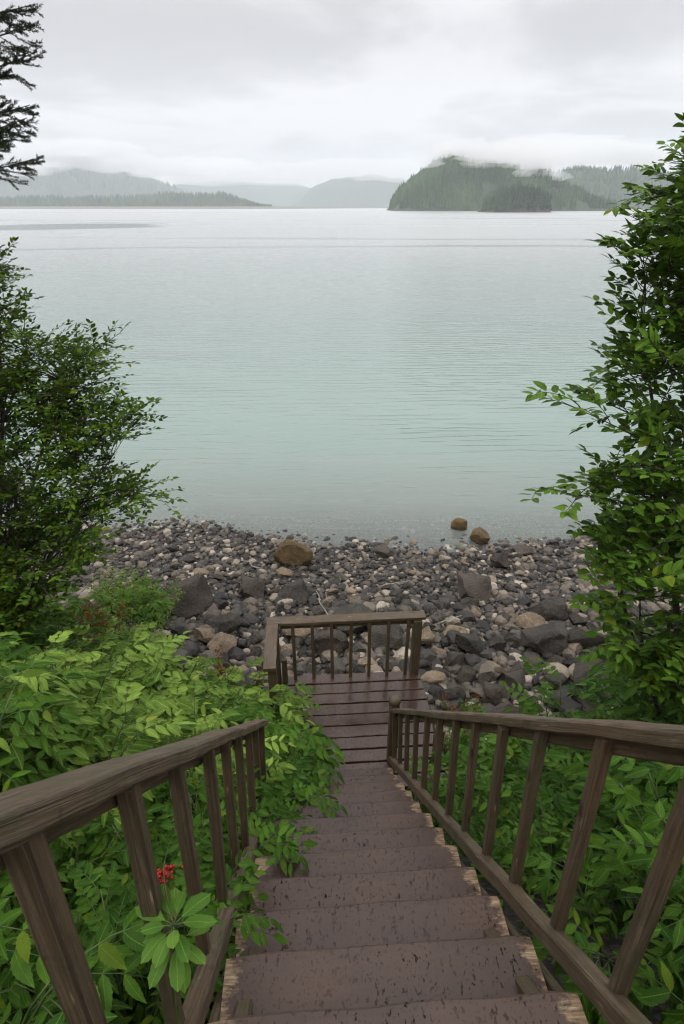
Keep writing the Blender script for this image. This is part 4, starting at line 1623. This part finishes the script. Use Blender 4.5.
def broadleaf(name, base, stems, tips, L, w, sub, lpt, mat_l, label, cat, twig_len=0.32, up_bias=0.3):
    root = empty(name, tuple(base))
    tag(root, label, cat)
    gt, gl, lv, gb = Geo(), Geo(), Leaves(), Geo()
    spts = []
    for (end, r0) in stems:
        pts = curve(Vector((random.gauss(0, .06), random.gauss(0, .06), -0.3)), Vector(end) - base, Vector((random.gauss(0, .12), random.gauss(0, .12), 0.05)), 12)
        tube(gt, pts, r0, r0 * 0.18, 8, 0.5)
        spts += [(p, r0 * (1 - 0.8 * i / 11)) for i, p in enumerate(pts) if i > 1]
    for T in tips:
        t_ = T - base
        best, bs = None, 1e9
        for p, r_ in spts:
            hd = math.hypot(p.x - t_.x, p.y - t_.y)
            rise = t_.z - p.z
            sc = abs(rise - 0.42 * hd) * 1.3 + hd * 0.55 + (0.6 if rise < 0 else 0)
            if sc < bs:
                bs, best = sc, (p, r_)
        p, r_ = best
        d = t_ - p
        pts = curve(p, t_, Vector((0, 0, 0.07 * d.length)) + rv(0.04 * d.length), 9)
        rb = min(r_ * 0.6, 0.004 + 0.009 * d.length)
        tube(gb, pts, rb, 0.002, 5, 0.5)
        leafy_twig(lv, gb, pts[-2], t_ + (pts[-1] - pts[-2]).normalized() * twig_len * 0.5, lpt, L, w)
        for k in range(sub):
            tt = 0.30 + 0.68 * (k + random.random()) / sub
            i = min(7, int(tt * 8))
            q = pts[i].lerp(pts[i + 1], tt * 8 - i)
            tan = (pts[i + 1] - pts[i]).normalized()
            side = tan.cross(Vector((0, 0, 1)) + rv(0.3)).normalized() * (1 if k % 2 else -1)
            dd = tan * random.uniform(0.4, 0.9) + side * random.uniform(0.5, 1.0) + Vector((0, 0, up_bias)) + rv(0.2)
            leafy_twig(lv, gb, q, q + dd.normalized() * twig_len * random.uniform(0.6, 1.2), lpt, L, w, 0.003)
    lv.into(gl)
    gt.build("trunk", M['bark'], root)
    gb.build("branches", M['twig'], root)
    gl.build("crown", mat_l, root)
    return root


random.seed(21)
RPOLY = [(668, 150), (640, 165), (615, 168), (622, 195), (650, 200), (632, 232), (605, 240), (612, 262), (650, 275), (630, 296), (600, 306), (596, 325), (612, 350), (585, 385), (545, 392), (548, 415), (585, 425),
         (600, 445), (588, 470), (575, 492), (545, 500), (560, 522), (590, 540), (585, 580), (592, 620), (605, 660), (640, 700), (700, 715), (800, 700), (830, 190), (740, 130), (690, 142)]
rb = Vector((2.95, 3.45, height(2.95, 3.45)))
broadleaf("broadleaf_tree", rb,
          [(at(715, 200, 3.8), .050), (at(640, 330, 3.9), .040), (at(600, 470, 4.0), .034), (at(770, 260, 4.2), .045), (at(680, 420, 3.5), .036), (at(780, 420, 3.9), .036), (at(640, 600, 3.7), .026)],
          poly_tips([(u + (20 if 470 < v < 530 else 14), v) for u, v in RPOLY], 275, 3.2, 4.7), 0.088, 0.048, 6, 9, M['alder'],
          "tall broadleaf tree with large glossy leaves overhanging the shore on the right", "tree", 0.30)
LPOLY = [(-30, 235), (10, 245), (25, 290), (45, 335), (85, 335), (112, 345), (135, 340), (140, 372), (122, 395), (160, 405), (152, 425), (118, 440), (135, 470), (182, 492), (150, 508), (115, 520), (110, 545),
         (75, 575), (60, 620), (20, 650), (-60, 660), (-170, 640), (-180, 300)]
random.seed(31)
lb = at(-45, 640, 5.6)
lb = Vector((lb.x, lb.y, height(lb.x, lb.y)))
broadleaf("leafy_bush", lb,
          [(at(-10, 260, 5.5), .040), (at(60, 380, 5.4), .034), (at(110, 460, 5.2), .030), (at(-90, 300, 5.9), .04), (at(20, 480, 5.0), .03), (at(-90, 450, 5.2), .03), (at(40, 560, 5.3), .022)],
          poly_tips([(u - 16, v + 6) for u, v in LPOLY], 540, 4.6, 6.4), 0.062, 0.034, 8, 9, M['bush'],
          "dense small leaved bush reaching out over the water on the left", "bush", 0.30, 0.15)

# understorey at the foot of each
random.seed(41)
sp4 = scatter(12, (2.75, 4.4), (3.0, 4.8), 0.42, lambda x, y: True, [])
for i, (x, y) in enumerate(sp4):
    place(ELDER[i % 5], x, y, "dark shrub crowding the foot of the right tree", "shrub", "shrubs at the foot of the right tree", random.uniform(0.9, 1.25), 0)
sp5 = scatter(10, (-5.0, -2.9), (4.8, 7.2), 0.5, lambda x, y: True, [])
for i, (x, y) in enumerate(sp5):
    place(ELDER[(i + 1) % 5], x, y, "dark shrub in the shade beneath the left bush", "shrub", "shrubs beneath the left bush", random.uniform(0.9, 1.2), 0)


def spruce(base, H, label):
    root = empty("spruce_tree", tuple(base))
    tag(root, label, "tree")
    gt, gb, gn, lv = Geo(), Geo(), Geo(), Leaves()
    tube(gt, curve((0, 0, -0.4), (0.05, 0, H), (0.05, 0.03, 0), 14), 0.15, 0.012, 10, 0.5)

    def sprig(a, b, r0):
        d = b - a
        L = d.length
        pts = curve(a, b, Vector((0, 0, -0.05 * L)) + rv(0.03 * L), 5)
        tube(gb, pts, r0, 0.0018, 4, 0.5)
        n = int(L * 330)
        for k in range(n):
            t = 0.12 + 0.88 * k / n
            i = min(3, int(t * 4))
            p = pts[i].lerp(pts[i + 1], t * 4 - i)
            tan = (pts[i + 1] - pts[i]).normalized()
            rad = rv(1)
            rad = (rad - tan * rad.dot(tan)).normalized()
            lv.add(p, tan * 0.75 + rad * 0.75 + Vector((0, 0, .15)), rv(1), random.uniform(.018, .030), .0026, 0.0)
    z = 1.6
    k = 0
    while z < H - 0.25:
        for _ in range(random.choice((2, 3, 3)) + (3 if z > 5.4 else 0)):
            k += 1
            a = k * 2.4 + random.uniform(-.5, .5)
            L = (0.95 + 0.10 * (H - z)) * random.uniform(0.75, 1.15)
            L = min(L, 1.62)
            dead = z < 5.5 and random.random() < 0.75
            if z < 5.5:
                L *= 0.42
            o = Vector((0.05 * z / H, 0, z))
            d = Vector((math.cos(a), math.sin(a), -0.12 + 0.35 * (z / H)))
            e = o + d * L
            pts = curve(o, e, (0, 0, -0.07 * L), 8)
            tube(gb, pts, 0.010 + 0.006 * L, 0.003, 5, 0.5)
            s = d.cross(Vector((0, 0, 1))).normalized()
            m = int(L * 21)
            for j in range(m):
                t = 0.12 + 0.88 * j / m
                i = min(6, int(t * 7))
                p = pts[i].lerp(pts[i + 1], t * 7 - i)
                sg = 1 if j % 2 else -1
                tl = (0.42 * (1.12 - t) + 0.08) * random.uniform(0.6, 1.15) * min(1.2, L)
                dd = d.normalized() * 0.75 + s * sg * 0.8 + Vector((0, 0, random.uniform(-.45, .30)))
                q = p + dd.normalized() * tl
                if dead:
                    tube(gb, curve(p, q, rv(.02), 4), .003, .001, 4, .5)
                else:
                    sprig(p, q, 0.003)
                    if tl > 0.16:
                        for e_ in (-1, 1):
                            mid = p.lerp(q, 0.55)
                            sprig(mid, mid + (dd.normalized() * 0.8 + s * e_ * 0.7 + rv(.1)).normalized() * tl * 0.5, 0.002)
            if not dead:
                sprig(pts[-2], e + d * 0.06, 0.003)
        z += random.uniform(0.14, 0.24)
    lv.into(gn)
    gt.build("trunk", M['bark'], root)
    gb.build("branches", M['twig'], root)
    gn.build("crown", M['needle'], root)


random.seed(51)
sx_, sy_ = -3.86, 5.5
spruce(Vector((sx_, sy_, height(sx_, sy_))), 13.0, "dark spruce with drooping needle branches reaching into the upper left sky")
